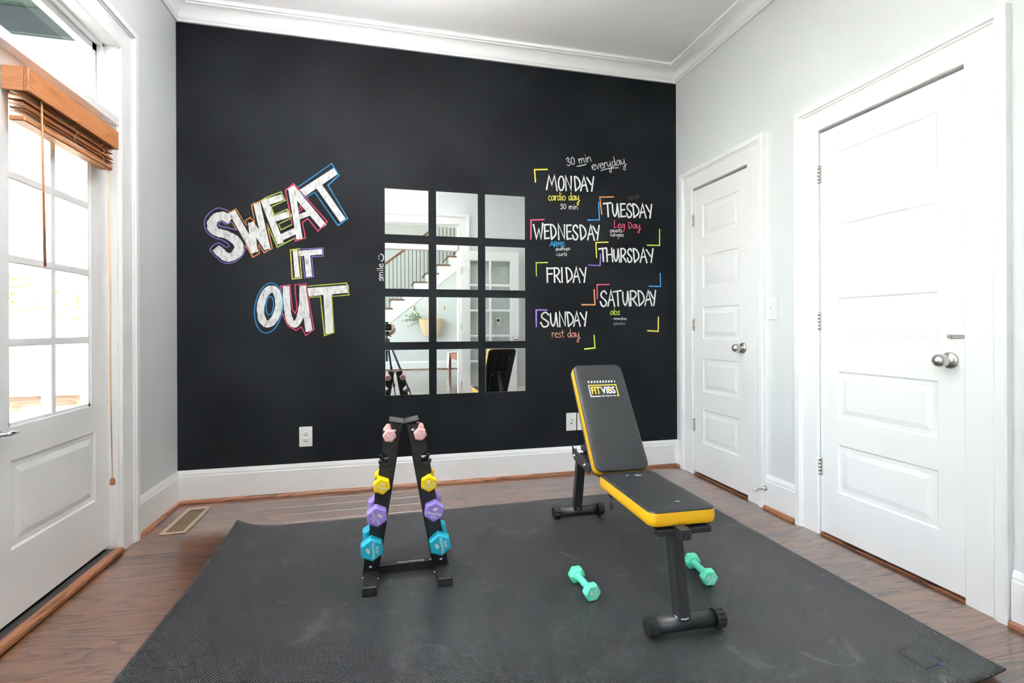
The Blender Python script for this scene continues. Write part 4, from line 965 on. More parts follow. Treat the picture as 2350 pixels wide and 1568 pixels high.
# scuffs on the seat
M_SCUFF = chalk_mat('seat_scuff', (.5, .5, .5), .52)
for k, (x, y, s) in enumerate(((.02, .09, .016), (-.035, .17, .006), (.01, .2, .005), (.03, .42, .02), (-.02, .43, .012))):
    bb(MB().add([(x + s * math.cos(2 * math.pi * i / 7) * random.uniform(.5, 1), y + s * .6 * math.sin(2 * math.pi * i / 7) * random.uniform(.4, 1), SZ + .0598) for i in range(7)], [tuple(range(7))]), 'scuff', M_SCUFF)
# printed logo on the backrest
LG = BM @ Matrix.Translation((.0, .405, .0548))
lw, lh = .149, .067
def lrect(x0, y0, x1, y1): return MB().add([LG @ Vector(p) for p in ((x0, y0, 0), (x1, y0, 0), (x1, y1, 0), (x0, y1, 0))], [(0, 1, 2, 3)])
b_ = .0052
fr = lrect(-lw / 2, lh / 2 - b_, lw / 2, lh / 2); fr.add(*[(lambda m: (m.v, m.f))(lrect(lw / 2 - b_, -lh / 2, lw / 2, lh / 2 - b_))][0]); fr.add(*(lambda m: (m.v, m.f))(lrect(lw / 2 - .012, -lh / 2, lw / 2 - b_, -lh / 2 + b_)))
lo = bb(fr, 'logo_frame', M_YELLOWPRINT)
fw = lrect(-lw / 2, -lh / 2, -lw / 2 + b_, lh / 2 - b_); fw.add(*(lambda m: (m.v, m.f))(lrect(-lw / 2 + b_, -lh / 2, -.022, -lh / 2 + b_)))
bb(fw, 'logo_frame', M_WHITEPRINT)
text_fit('logo_lettering', 'FIT', -.0635, -.0155, -.0175, .0225, LG @ Matrix.Translation((0, 0, .0001)), M_YELLOWPRINT, bn, .028, world=False)
text_fit('logo_lettering', 'VIBS', -.0135, .0615, -.0175, .0225, LG @ Matrix.Translation((0, 0, .0001)), M_WHITEPRINT, bn, .028, world=False)
bb(MB().add([LG @ Vector(p) for p in ((.0215, -.0075, .0004), (.036, .0025, .0004), (.0215, .0125, .0004))], [(0, 1, 2)]), 'logo_triangle', M_YELLOWPRINT)
text_obj('logo_lettering', 'GET YOUR FIT ON', LG @ Matrix.Translation((.02, -.0305, .0001)), M_WHITEPRINT, bn, .0095, .0002, .95, world=False)
st = MB()
for k in range(10):
    x = -lw / 2 + .004 + k * (lw - .012) / 9; w0 = .0078; s0 = .004
    pts = [(x - s0 / 2, .044), (x + w0 - s0 / 2, .044), (x + w0 + s0 / 2, .056), (x + s0 / 2, .056)]
    if k == 0: pts = [(x, .044), (x + w0 * .6, .044), (x + w0, .056), (x - .002, .056)]
    if k == 9: pts = [(x, .044), (x + w0, .044), (x + w0 * .6, .056), (x + w0 * .3, .056)]
    st.add([LG @ Vector((a, c, 0)) for a, c in pts], [(0, 1, 2, 3)])
bb(st, 'logo_stripes', M_WHITEPRINT)
# frame
Z0 = 0.0
def foot(yc, xc, name):
    o = bb(MB().cyl((xc - .118, yc, .033), (xc + .118, yc, .033), .0265, 28), name, M_BLACKMETAL)
    for s in (-1, 1):
        xa = xc + s * .112; xb = xc + s * .146; m = MB(); prof = []
        for k in range(72):
            rr = .0330 if (k // 3) % 2 == 0 else .0310; t = 2 * math.pi * k / 72; prof.append((rr * math.cos(t), rr * math.sin(t)))
        m.prism(prof, lambda u, v, d: (d, yc + u, .033 + v), xa, xb - s * .004)
        m.prism([(a * .93, b * .93) for a, b in prof], lambda u, v, d: (d, yc + u, .033 + v), xb - s * .004, xb)
        fix_normals(bb(m, 'end_cap', M_BLACKPLASTIC, o))
    return o
foot(0.0, -.004, 'front_foot'); foot(1.087, -.006, 'rear_foot')
bb(MB().bar((-.018, -.004, .05), (-.016, .062, .362), .046, .044, up=(0, 1, 0)), 'front_post', M_BLACKMETAL, bevel=.003)
bb(MB().bar((-.02, 1.072, .05), (-.02, 1.008, .345), .046, .04, up=(0, 1, 0)), 'rear_post', M_BLACKMETAL, bevel=.003)
for y, x in ((-.004, -.018), (1.074, -.02)):      # weld beads
    bb(MB().tube([(x + .025 * math.cos(R(45 * k)), y + .024 * math.sin(R(45 * k)), .0585) for k in range(9)], .0035, 6, caps=False), 'weld', pm('weld', (.35, .36, .38), .35, metal=.8, var=.05))
bb(MB().cbox((-.034, -.03, .33), (.004, .72, .366), .002), 'seat_rail', M_BLACKMETAL)
bb(MB().bar((-.015, .70, .348), (-.02, 1.03, .352), .036, .034), 'rear_rail', M_BLACKMETAL, bevel=.002)
bb(MB().cbox((-.098, .010, .333), (.108, .045, .3535), .0015), 'front_bracket', M_BLACKMETAL)
bb(MB().cbox((-.098, .42, .333), (.108, .45, .3535), .0015), 'rear_bracket', M_BLACKMETAL)
for x in (-.075, .08):
    for y in (.034, .435): bb(MB().lathe([(.0005, 0), (.006, 0), (.0055, .003), (.0003, .0032)], frame_z((x, y, .333), (0, 0, -1)), 10), 'screw', M_CHROME)
bb(MB().bar((.012, .05, .352), (.012, .085, .352), .012, .012), 'stop_pin', M_BLACKPLASTIC)
# adjustment ladder at the rear: two hooked side plates
lad = [(.80, .322), (1.03, .335), (1.062, .352), (1.07, .392), (1.07, .41), (1.062, .412), (1.056, .398), (1.02, .393), (1.012, .404), (1.004, .404), (.998, .391), (.96, .388), (.952, .398), (.944, .398), (.938, .385), (.80, .37)]
for x in (-.046, .006): 
    fix_normals(bb(MB().prism(lad, lambda u, v, d: (d, u, v), x - .002, x + .002), 'ladder_plate', M_BLACKMETAL))
bb(MB().bar((-.02, .82, .333), (-.02, 1.03, .346), .052, .004), 'ladder_base', M_BLACKMETAL)
for y, z in ((1.02, .362), (.86, .352)):
    for s in (-1, 1): bb(MB().lathe([(.0005, 0), (.0105, 0), (.01, .006), (.005, .008), (.005, .012), (.0003, .0125)], frame_z((-.02 + s * .028, y, z), (s, 0, 0)), 14), 'bolt', M_CHROME)
# back of the backrest: two rails, screws, hinge plate, support strut
for x in (-.058, .07):
    m = MB().box((x - .014, .03, -.016), (x + .014, .50, -.0125)).box((x - .014, .03, -.032), (x - .011, .50, -.0125)); m.v = [tuple(BM @ Vector(p)) for p in m.v]
    bb(m, 'back_rail', M_BLACKMETAL)
    for y in (.08, .26, .46): bb(MB().lathe([(.0005, 0), (.008, 0), (.007, .003), (.0003, .0035)], BM @ frame_z((x + .004, y, -.016), (0, 0, -1)), 12), 'screw', M_CHROME)
hp = BM @ Vector((.006, .0, -.02))
bb(MB().bar((-.06, .515, .352), (.07, .515, .352), .02, .02), 'hinge_tube', M_BLACKMETAL)
for x in (-.058, .07): bb(MB().bar((x, .515, .352), tuple(BM @ Vector((x - .006, .1, -.024))), .006, .028), 'hinge_plate', M_BLACKMETAL)
sp = BM @ Vector((.0, .30, -.02))
bb(MB().bar(tuple(sp), (-.02, .948, .400), .026, .034), 'support_strut', M_BLACKMETAL, bevel=.002)
bb(MB().bar((-.065, sp.y, sp.z), (.07, sp.y, sp.z), .014, .014), 'strut_axle', M_BLACKMETAL)
bb(MB().cyl((-.05, .948, .398), (.01, .948, .398), .008, 12), 'strut_pin', M_CHROME)
# pull pin hanging under the seat hinge
bb(MB().cyl((-.034, .53, .30), (.03, .53, .295), .004, 10), 'pull_pin_rod', M_CHROME)
bb(MB().lathe([(.0005, 0), (.012, 0), (.012, .01), (.006, .014), (.0003, .0145)], frame_z((-.03, .53, .3), (-1, 0, 0)), 14), 'pull_pin_nut', M_CHROME)
bb(MB().tube([(-.048, .53, .335), (-.049, .53, .32), (-.049, .528, .3), (-.05, .525, .245)], [.004, .0075, .0055, .0065], 10), 'pull_pin', M_CHROME)
bb(MB().bar((-.016, .52, .27), (-.016, .52, .335), .008, .03), 'pin_bracket', M_BLACKMETAL)
# ------------------------------------------------------------------ porch, yard and trees outside the garden door
M_DECK = wood_mat('weathered_deck', [(.42, .37, .32), (.34, .3, .26), (.2, .17, .15)], .7, 0)
M_RAILW = wood_mat('cedar_rail', [(.36, .21, .14), (.28, .155, .10), (.17, .09, .06)], .6, 0)
M_PORCH = pm('porch_ceiling_green', (.045, .07, .055), .6, var=.04); M_BEAM = pm('porch_beam_grey', (.04, .048, .054), .6, bump=.2, bscale=90, var=.15, vscale=40)
DZ = -.32
dk = empty('porch_deck', (-3.0, 2.5, DZ), label='weathered wooden porch deck outside the garden door', cat='deck')
dk['kind'] = 'structure'
bd = MB().cbox((-1.6, -.069, -.03), (1.6, .069, 0), .004).mesh('deck_board'); bd.materials.append(M_DECK)
for k in range(44):
    o = obj_from_mesh('deck_board', bd, dk); o.location = (-3.03, -1.1 + k * .145, DZ)
MB().box((-4.6, -1.2, DZ - .2), (-1.45, 5.25, DZ - .031)).build('deck_joists', M_DECK, dk)
MB().cbox((-1.72, 1.2, DZ), (-1.42, 2.87, DZ + .16), .006).build('step', M_DECK, dk)
rl = empty('porch_railing', (-3.0, 5.0, DZ), label='brown wooden porch railing with square balusters', cat='railing')
MB().cbox((-4.55, 4.93, .515), (-1.5, 5.07, .55), .006).build('top_rail', M_RAILW, rl)
MB().cbox((-4.55, 4.98, .43), (-1.5, 5.02, .515), .004).build('sub_rail', M_RAILW, rl)
MB().cbox((-4.55, 4.98, DZ + .08), (-1.5, 5.02, DZ + .16), .004).build('bottom_rail', M_RAILW, rl)
bal = MB().cbox((-.033, -.02, 0), (.033, .02, .43 - DZ - .08), .003).mesh('baluster'); bal.materials.append(M_RAILW)
for k in range(13): o = obj_from_mesh('baluster', bal, rl); o.location = (-4.45 + k * .24, 5.0, DZ + .08)
for x in (-4.55, -1.56): MB().cbox((x - .06, 4.94, DZ), (x + .06, 5.06, .58), .006).build('post', M_RAILW, rl)
rl2 = empty('porch_railing', (-4.55, 2.0, DZ), label='second porch railing along the outer edge of the deck', cat='railing')
MB().cbox((-4.62, -1.1, .515), (-4.48, 4.9, .55), .006).build('top_rail', M_RAILW, rl2); MB().cbox((-4.57, -1.1, .43), (-4.53, 4.9, .515), .004).build('sub_rail', M_RAILW, rl2)
for k in range(24): o = obj_from_mesh('baluster', bal, rl2); o.location = (-4.55, -1.0 + k * .245, DZ + .08); o.rotation_euler = (0, 0, R(90))
pr = empty('porch_roof', (-3.0, 2.2, 3.5), label='porch roof with grey beams and a green ceiling', cat='porch roof', kind='structure')
for k in range(16): MB().box((-4.4 + k * .188, -1.2, 3.72), (-4.4 + k * .188 + .184, 5.2, 3.74)).build('ceiling_board', M_PORCH, pr)
MB().box((-4.8, -1.4, 3.745), (-1.41, 5.5, 3.85)).build('roof_deck', M_BEAM, pr)
MB().cbox((-4.6, 4.92, 3.50), (-1.41, 5.08, 3.72), .006).build('beam', M_BEAM, pr)
MB().cbox((-4.6, 4.95, 3.40), (-1.41, 5.05, 3.50), .004).build('beam_trim', pm('pale_green_trim', (.55, .62, .55), .5, var=.03), pr)
MB().cbox((-4.66, -1.2, 3.50), (-4.5, 5.08, 3.72), .006).build('beam', M_BEAM, pr)
for y in (-1.1, 5.0): MB().cbox((-4.65, y - .075, DZ), (-4.51, y + .075, 3.5), .01).build('porch_post', M_TRIM, pr)
# hillside
def hill_z(x, y):
    d = max(0.0, -x - 5.0); e = max(0.0, y - 6.5)
    t = math.hypot(d, e)
    return -.9 + .30 * max(0, t - 1.5) ** 1.05 + .35 * math.sin(x * .31 + y * .2) + .12 * math.sin(x * 1.3 - y * .9) - .25
def ground_mat():
    m, t, p = nodes('leaf_litter'); N = t.nodes; L = t.links; tc = N.new('ShaderNodeTexCoord')
    n = N.new('ShaderNodeTexNoise'); n.inputs['Scale'].default_value = .6; n.inputs['Detail'].default_value = 6; L.new(tc.outputs['Object'], n.inputs['Vector'])
    cr = N.new('ShaderNodeValToRGB'); e = cr.color_ramp.elements; e[0].position = .38; e[0].color = (.17, .20, .12, 1); e[1].position = .58; e[1].color = (.36, .33, .30, 1)
    L.new(n.outputs['Fac'], cr.inputs[0]); L.new(cr.outputs[0], p.inputs['Base Color']); p.inputs['Roughness'].default_value = .95
    return m
V = []; F = []; NX, NY = 60, 70
for j in range(NY + 1):
    for i in range(NX + 1):
        x = -2.3 - 32 * (i / NX) ** 1.4; y = -14 + 50 * j / NY; V.append((x, y, hill_z(x, y)))
for j in range(NY):
    for i in range(NX): a = j * (NX + 1) + i; F.append((a, a + NX + 1, a + NX + 2, a + 1))
tag(fix_normals(MB().add(V, F, True).build('ground_outside', ground_mat())), 'leaf-strewn hillside rising beyond the porch', 'hillside', kind='structure')
M_BARK = pm('bark', (.16, .135, .11), .9, bump=.6, bscale=40, var=.2); M_LEAF = pm('foliage', (.13, .22, .05), .6, var=.35, vscale=3)
def tree(x, y, h, r, nleaf, label, name='tree', seed=0, group='trees on the hillside'):
    g = random.Random(seed); z = hill_z(x, y) - .1
    root = empty(name, (x, y, z), label=label, cat='shrub' if name == 'shrub' else 'tree', group=group)
    tr = MB(); tips = []
    def limb(p, d, l, rad, lev):
        pts = [p]; rr = [rad]
        for k in range(4):
            d = (d + Vector((g.uniform(-.14, .14), g.uniform(-.14, .14), g.uniform(-.02, .1)))).normalized(); pts.append(pts[-1] + d * l / 4); rr.append(rad * (1 - .17 * (k + 1)))
        tr.tube(pts, rr, 7 if lev < 2 else 5)
        tips.append(pts[-1])
        if lev < 3:
            for k in range(4 if lev == 0 else 3):
                q = pts[2 + k % 3]; a = g.uniform(0, 6.28); nd = (d + Vector((math.cos(a), math.sin(a), g.uniform(.1, .5))) * .8).normalized(); limb(q, nd, l * .58, rad * .5, lev + 1)
    limb(Vector((x, y, z)), Vector((0, 0, 1)), h * .55, r, 0)
    tr.build('trunk', M_BARK, root)
    if nleaf:
        m = MB(); 
        for k in range(nleaf):
            c = g.choice(tips) + Vector((g.gauss(0, .35), g.gauss(0, .35), g.gauss(0, .3))); s = g.uniform(.05, .11)
            a = Vector((g.gauss(0, 1), g.gauss(0, 1), g.gauss(0, .6))).normalized(); b = a.cross(Vector((g.gauss(0, 1), g.gauss(0, 1), g.gauss(0, 1)))).normalized()
            m.add([c - a * s, c + b * s * .5, c + a * s, c - b * s * .5], [(0, 1, 2, 3)])
        m.build('foliage', M_LEAF, root, kind='stuff')
tree(-6.2, 9.8, 8.5, .12, 0, 'slim bare tree nearest the porch corner', seed=1)
tree(-13.5, 10.5, 10, .16, 500, 'tall thinly leaved tree halfway up the hillside', seed=2)
tree(-14.5, 27, 12, .2, 700, 'tall leafy tree high on the hillside', seed=3)
tree(-22, 18, 12, .2, 0, 'bare tree on the far left of the hillside', seed=4)
tree(-7, 20.5, 11, .15, 400, 'slender tree behind the porch railing', seed=5)
for k, (x, y, lab) in enumerate(((-9.2, 13.5, 'low green shrub on the hillside behind the panes'), (-6.0, 13.4, 'small green shrub nearest the railing'), (-13.5, 16.5, 'wide green shrub up the slope'))):
    tree(x, y, 1.5, .03, 900, lab, 'shrub', 20 + k, 'shrubs on the hillside')
# ------------------------------------------------------------------ hall behind the camera, seen in the mirrors
SY = -5.3
M_TREAD = wood_mat('stair_tread_oak', [(.26, .115, .06), (.17, .07, .036), (.06, .025, .013)], .35, 1)
NR, RUN = .213, .274
zk = lambda k: .2 + NR * k
xk = lambda k: .689 + (zk(k) - 2.118) / NR * RUN
sc = empty('staircase', (xk(0), SY, 0), label='white staircase with brown treads and dark iron balusters in the hall', cat='staircase')
tm = MB().cbox((-.03, -1.1, -.032), (RUN + .035, .035, 0), .006).mesh('tread'); tm.materials.append(M_TREAD)
rm = MB().box((0, -1.1, -NR), (.018, .0, -.03)).mesh('riser'); rm.materials.append(M_TRIM)
NK = 17
for k in range(NK):
    o = obj_from_mesh('tread', tm, sc); o.location = (xk(k), SY, zk(k))
    o = obj_from_mesh('riser', rm, sc); o.location = (xk(k), SY, zk(k))
# stringer face under the treads, then the plain wall below it
saw = []
for k in range(NK): saw += [(xk(k), zk(k) - NR - .0 if k else 0.0), (xk(k), zk(k) - .034)]
saw.append((xk(NK), zk(NK - 1) - .034))
low = lambda x: 2.118 + (x - .689) / RUN * NR - .47
poly = saw + [(xk(NK), low(xk(NK))), (xk(0) + .5, 0)] 
fix_normals(MB().prism(poly, lambda u, v, d: (u, d, v), SY - .03, SY + .012).build('stringer', M_TRIM, sc))
wp = [(xk(0) + .5, 0), (3.2, 0), (3.2, low(3.2) + .02), ] + [(xk(0) + .5, 0.0005)]
ws = MB().prism([(xk(0) + .4, 0), (3.2, 0), (3.2, low(3.2) + .1), (xk(0) + .4, low(xk(0) + .4) + .1 if low(xk(0) + .4) + .1 > 0.01 else .01)], lambda u, v, d: (u, d, v), SY - .1, SY)
tag(fix_normals(ws.build('wall_stair', M_WALL)), 'pale wall below the staircase, seen in the mirrors', 'wall', kind='structure')
baseboard('baseboard_hall', F_HALL, [(-1.1, 3.2)], 'white baseboard along the wall under the stairs', M_OAKTRIMX)
rail = lambda x: 2.118 + (x - .689) / RUN * NR + .94
bars = {}
for k in range(1, NK):
    for j in range(3):
        x = xk(k) + .045 + j * RUN / 3
        MB().box((x - .0065, SY - .045, zk(k)), (x + .0065, SY - .032, rail(x) - .02)).build('baluster', M_IRON, sc)
MB().bar((xk(1), SY - .038, rail(xk(1))), (xk(NK), SY - .038, rail(xk(NK))), .06, .05).build('handrail', M_TREAD, sc, bevel=.012)
MB().cbox((xk(0) - .06, SY - .09, 0), (xk(0) + .03, SY + .0, 1.35), .006).build('newel_post', M_TRIM, sc)
# hooks, basket and greenery
M_BRASS = pm('brass', (.62, .42, .14), .3, metal=1, var=.05)
for k, x in enumerate((.68, 1.03, 1.40)):
    h = empty('coat_hook', (x, SY, 1.5), label=('brass coat hook above the greenery', 'brass coat hook holding the straw basket', 'brass coat hook to the right of the basket')[k], cat='hook', group='brass hooks on the hall wall')
    MB().cbox((x - .014, SY + .0005, 1.45), (x + .014, SY + .006, 1.53), .002).build('back_plate', M_BRASS, h)
    MB().tube([(x, SY + .005, 1.475), (x, SY + .04, 1.455), (x, SY + .06, 1.475), (x, SY + .062, 1.5)], .006, 8).build('hook_arm', M_BRASS, h)
M_STRAW = pm('straw', srgb(226, 200, 165), .8, bump=.5, bscale=160, var=.15, vscale=60)
bk = empty('straw_basket', (1.075, SY + .09, .81), label='woven straw market basket hanging on the hall wall', cat='basket')
rowsN, seg = 17, 40; vs = []; fs = []
for j in range(rowsN * 3 + 1):
    t = j / (rowsN * 3); z = .81 + .40 * t; rw = .17 + .13 * t ** .8; rd = .06 + .035 * t; bul = .004 * abs(math.sin(math.pi * j / 3))
    for k in range(seg):
        a = 2 * math.pi * k / seg; vs.append((1.075 + (rw + bul) * math.cos(a), SY + .105 + (rd + bul) * math.sin(a), z + .012 * math.sin(a * 2) * t - .02 * (1 - abs(math.cos(a))) * 0))
for j in range(rowsN * 3):
    for k in range(seg): fs.append((j * seg + k, j * seg + (k + 1) % seg, (j + 1) * seg + (k + 1) % seg, (j + 1) * seg + k))
fs.append(tuple(range(seg))[::-1])
MB().add(vs, fs, True).build('basket_body', M_STRAW, bk)
MB().tube([(1.075 + .302 * math.cos(2 * math.pi * k / 40), SY + .105 + .097 * math.sin(2 * math.pi * k / 40), 1.212) for k in range(41)], .009, 8, caps=False).build('rim', M_STRAW, bk)
for dy in (.035, .17):
    MB().tube([(.98, SY + dy, 1.2), (.99, SY + dy * .8 + .01, 1.34), (1.02, SY + .06, 1.47), (1.05, SY + .06, 1.475), (1.09, SY + dy * .8 + .01, 1.36), (1.13, SY + dy, 1.2)], .011, 8).build('handle', M_STRAW, bk)
gr = empty('greenery_bunch', (.95, SY + .09, 1.1), label='bunch of green leafy branches spilling from the straw basket', cat='plant')
M_LEAF2 = pm('eucalyptus_leaf', (.16, .24, .10), .5, var=.3, vscale=12); g = random.Random(8)
for s in range(11):
    a = g.uniform(-.25, 1.15); l = g.uniform(.28, .5); base = Vector((.9 + g.uniform(-.03, .03), SY + .1, 1.14)); d = Vector((-math.cos(a), g.uniform(0, .15), math.sin(a) * .75 + .25)).normalized()
    pts = [base + d * l * k / 5 + Vector((0, 0, -.10 * (k / 5) ** 2 * (1.2 - a))) for k in range(6)]
    st = MB().tube(pts, .0022, 5).build('stem', M_LEAF2, gr)
    m = MB()
    for k in range(2, 6):
        for j in range(4):
            c = pts[k] + Vector((g.gauss(0, .016), g.gauss(0, .012), g.gauss(0, .016))); s_ = g.uniform(.014, .024); u = Vector((g.gauss(0, 1), g.gauss(0, .5), g.gauss(0, 1))).normalized(); w = u.cross(Vector((g.gauss(0, .4), 1, g.gauss(0, .4)))).normalized()
            m.add([c - u * s_, c + w * s_ * .5, c + u * s_, c - w * s_ * .5], [(0, 1, 2, 3)])
    m.build('leaves', M_LEAF2, st, kind='stuff')
# wooden bench with a white throw
M_RED = wood_mat('cherry_wood', [(.42, .15, .08), (.34, .115, .06), (.2, .06, .035)], .35, 1)
hb = empty('wooden_bench', (1.62, -3.64, 0), label='reddish wooden bench in the hall, seen in the mirrors', cat='bench')
for x in (1.405, 1.835):
    for y in (-4.32, -2.95): MB().cbox((x - .025, y - .025, 0), (x + .025, y + .025, .44), .004).build('leg', M_RED, hb)
    MB().cbox((x - .018, -4.3, .36), (x + .018, -2.97, .43), .004).build('side_rail', M_RED, hb)
for y in (-4.32, -2.95): MB().cbox((1.41, y - .018, .36), (1.83, y + .018, .43), .004).build('end_rail', M_RED, hb)
MB().cbox((1.375, -4.36, .43), (1.865, -2.91, .455), .006).build('bench_top', M_RED, hb)
cu = empty('bench_cushion', (1.66, -3.6, .455), label='dark navy cushion lying on the hall bench', cat='cushion')
vs = []; fs = []
for j in range(13):
    for i in range(13):
        u, v = i / 12 * 2 - 1, j / 12 * 2 - 1; hgt = .05 * (1 - u ** 4) * (1 - v ** 4); vs.append((1.66 + u * .18, -3.6 + v * .3, .457 + .05 + hgt)); 
for j in range(13):
    for i in range(13):
        u, v = i / 12 * 2 - 1, j / 12 * 2 - 1; hgt = .05 * (1 - u ** 4) * (1 - v ** 4); vs.append((1.66 + u * .18, -3.6 + v * .3, .457 + .05 - hgt))
for j in range(12):
    for i in range(12):
        a = j * 13 + i; fs.append((a, a + 1, a + 14, a + 13)); fs.append((169 + a + 13, 169 + a + 14, 169 + a + 1, 169 + a))
MB().add(vs, fs, True).build('cushion_cover', pm('navy_fabric', (.02, .025, .045), .9, bump=.3, var=.1), cu)
tw = MB(); vs = []; fs = []; NU, NV = 30, 12
for i in range(NU + 1):
    s = i / NU * .72; 
    for j in range(NV + 1):
        y = -4.33 + .26 * j / NV * (1 - .25 * max(0, (s - .36) / .36)); w = .010 * math.sin(j * 1.9 + s * 3) * min(1, max(0, s - .3) * 6)
        if s < .36: p = (1.735 - s, y, .463)
        else: p = (1.368 - .012 - w - .02 * (s - .36), y, .463 - (s - .36))
        vs.append(p)
for i in range(NU):
    for j in range(NV): a = i * (NV + 1) + j; fs.append((a, a + 1, a + NV + 2, a + NV + 1))
t_ = tw.add(vs, fs, True).build('throw_blanket', pm('cream_knit', (.74, .71, .64), .95, bump=.5, bscale=120, var=.08, vscale=30), label='cream throw blanket draped over the end of the hall bench', cat='blanket')
so = t_.modifiers.new('thick', 'SOLIDIFY'); so.thickness = .006; so.offset = 1
# ------------------------------------------------------------------ tripod, camera and photographer
tp = empty('tripod', (0, -.07, 0), label='black camera tripod seen in the mirrors', cat='tripod')
hub = Vector((0, -.07, .87))
for fx, fy in ((.37, .13), (-.37, .13), (.13, -.60)):
    f = Vector((fx, fy, .0)); d = f - hub; tpr = lambda t: hub + d * t + Vector((d.x, d.y, 0)).normalized() * .03 * (1 - t)
    l = MB().tube([tpr(0), tpr(.48)], .013, 10).build('leg', M_BLACKMETAL, tp)
    MB().tube([tpr(.44), tpr(.76)], .0105, 10).build('leg_section', M_BLACKMETAL, l); MB().tube([tpr(.74), tpr(.985)], .008, 10).build('leg_section', M_BLACKMETAL, l)
    for t in (.45, .75): MB().tube([tpr(t - .02), tpr(t + .025)], .0175, 10).bar(tpr(t) + Vector((0, .014, 0)), tpr(t + .03) + Vector((0, .026, 0)), .016, .008).build('leg_clamp', M_BLACKPLASTIC, l)
    MB().tube([tpr(.975), tpr(1.0) + Vector((0, 0, .004))], .012, 10).build('rubber_foot', M_BLACKPLASTIC, l)
MB().lathe([(.0005, -.04), (.028, -.035), (.04, -.01), (.042, .02), (.02, .035), (.0005, .036)], Matrix.Translation(hub), 20).build('hub', M_BLACKPLASTIC, tp)
MB().tube([hub + Vector((0, 0, -.28)), hub + Vector((0, 0, .09))], .0125, 12).build('centre_column', M_BLACKMETAL, tp)
MB().lathe([(.0005, .07), (.02, .072), (.026, .09), (.022, .112), (.03, .118), (.03, .13), (.0005, .131)], Matrix.Translation(hub), 20).build('ball_head', M_BLACKMETAL, tp)
MB().tube([hub + Vector((.02, -.01, .1)), hub + Vector((.05, -.16, .06)), hub + Vector((.055, -.19, .055))], [.006, .006, .011], 8).build('pan_handle', M_BLACKPLASTIC, tp)
cm = empty('camera_body', (0, -.07, 1.005), label='black camera on the tripod seen in the mirrors', cat='camera')
MB().cbox((-.065, -.115, 1.008), (.065, -.06, 1.10), .008).build('body', M_BLACKPLASTIC, cm)
MB().cbox((-.025, -.11, 1.10), (.025, -.058, 1.128), .009).build('viewfinder_hump', M_BLACKPLASTIC, cm)
MB().cbox((.038, -.06, 1.012), (.066, -.046, 1.092), .007).build('grip', M_BLACKPLASTIC, cm)
MB().lathe([(.0005, -.0), (.036, 0), (.037, .012), (.034, .02), (.034, .034), (.03, .0365), (.0268, .0365), (.0265, .024), (.0005, .024)], frame_z((0, -.061, EYE - .005), (math.sin(YAW), math.cos(YAW), 0)), 28).build('lens', M_BLACKPLASTIC, cm)
M_SKIN = pm('skin', srgb(226, 178, 156), .5, var=.04, vscale=20)
M_SWEATER = pm('grey_sweater', (.16, .165, .18), .9, bump=.4, bscale=220, var=.08); M_JEANS = pm('dark_jeans', (.025, .035, .06), .85, bump=.3, bscale=300, var=.12); M_SHOE = pm('white_sneaker', (.65, .65, .63), .6, var=.04)
M_HAIR = pm('brown_hair', (.09, .05, .03), .6, bump=.5, bscale=120, var=.25, vscale=40)
def skin_mesh(name, chains, mat, parent, root_idx=0, sub=2, **kw):
    """chains: lists of (point, radius); equal points are shared joints"""
    idx = {}; V = []; Rr = []; E = []
    for ch in chains:
        prev = None
        for p, r in ch:
            key = tuple(round(c, 4) for c in p)
            if key not in idx: idx[key] = len(V); V.append(key); Rr.append(r)
            i = idx[key]
            if prev is not None: E.append((prev, i))
            prev = i
    me = bpy.data.meshes.new(name); me.from_pydata(V, E, []); me.materials.append(mat)
    o = bpy.data.objects.new(name, me); COL.objects.link(o); attach(o, parent)
    s = o.modifiers.new('skin', 'SKIN'); s.use_smooth_shade = True
    for i, sv in enumerate(me.skin_vertices[0].data):
        r = Rr[i]; sv.radius = (r, r) if not isinstance(r, tuple) else r; sv.use_root = (i == root_idx)
    b = o.modifiers.new('sub', 'SUBSURF'); b.levels = sub; b.render_levels = sub
    return tag(o, **kw)
pe = empty('person', (-.36, -.6, 0), label='photographer in a grey sweater leaning over to the tripod camera, one hand on it', cat='person')
pel = (-.36, -.62, .92); wst = (-.36, -.56, 1.03); chs = (-.36, -.42, 1.16); nek = (-.35, -.32, 1.285); nk2 = (-.335, -.27, 1.345)
shR = (-.215, -.36, 1.19); elR = (-.15, -.245, .955); wrR = (.055, -.115, .965)
shL = (-.505, -.38, 1.19); elL = (-.575, -.44, .93); wrL = (-.49, -.52, .745)
pR = (.094, -.088, 1.0); pR2 = (.098, -.078, 1.04)
hipR = (-.27, -.62, .87); knR = (-.25, -.57, .47); anR = (-.25, -.62, .09); toR = (-.25, -.47, .035)
hipL = (-.45, -.62, .87); knL = (-.47, -.57, .47); anL = (-.47, -.62, .09); toL = (-.48, -.47, .035)
hd1 = (-.325, -.235, 1.40); hd2 = (-.318, -.235, 1.475); jaw = (-.315, -.185, 1.375); nos = (-.305, -.135, 1.425)
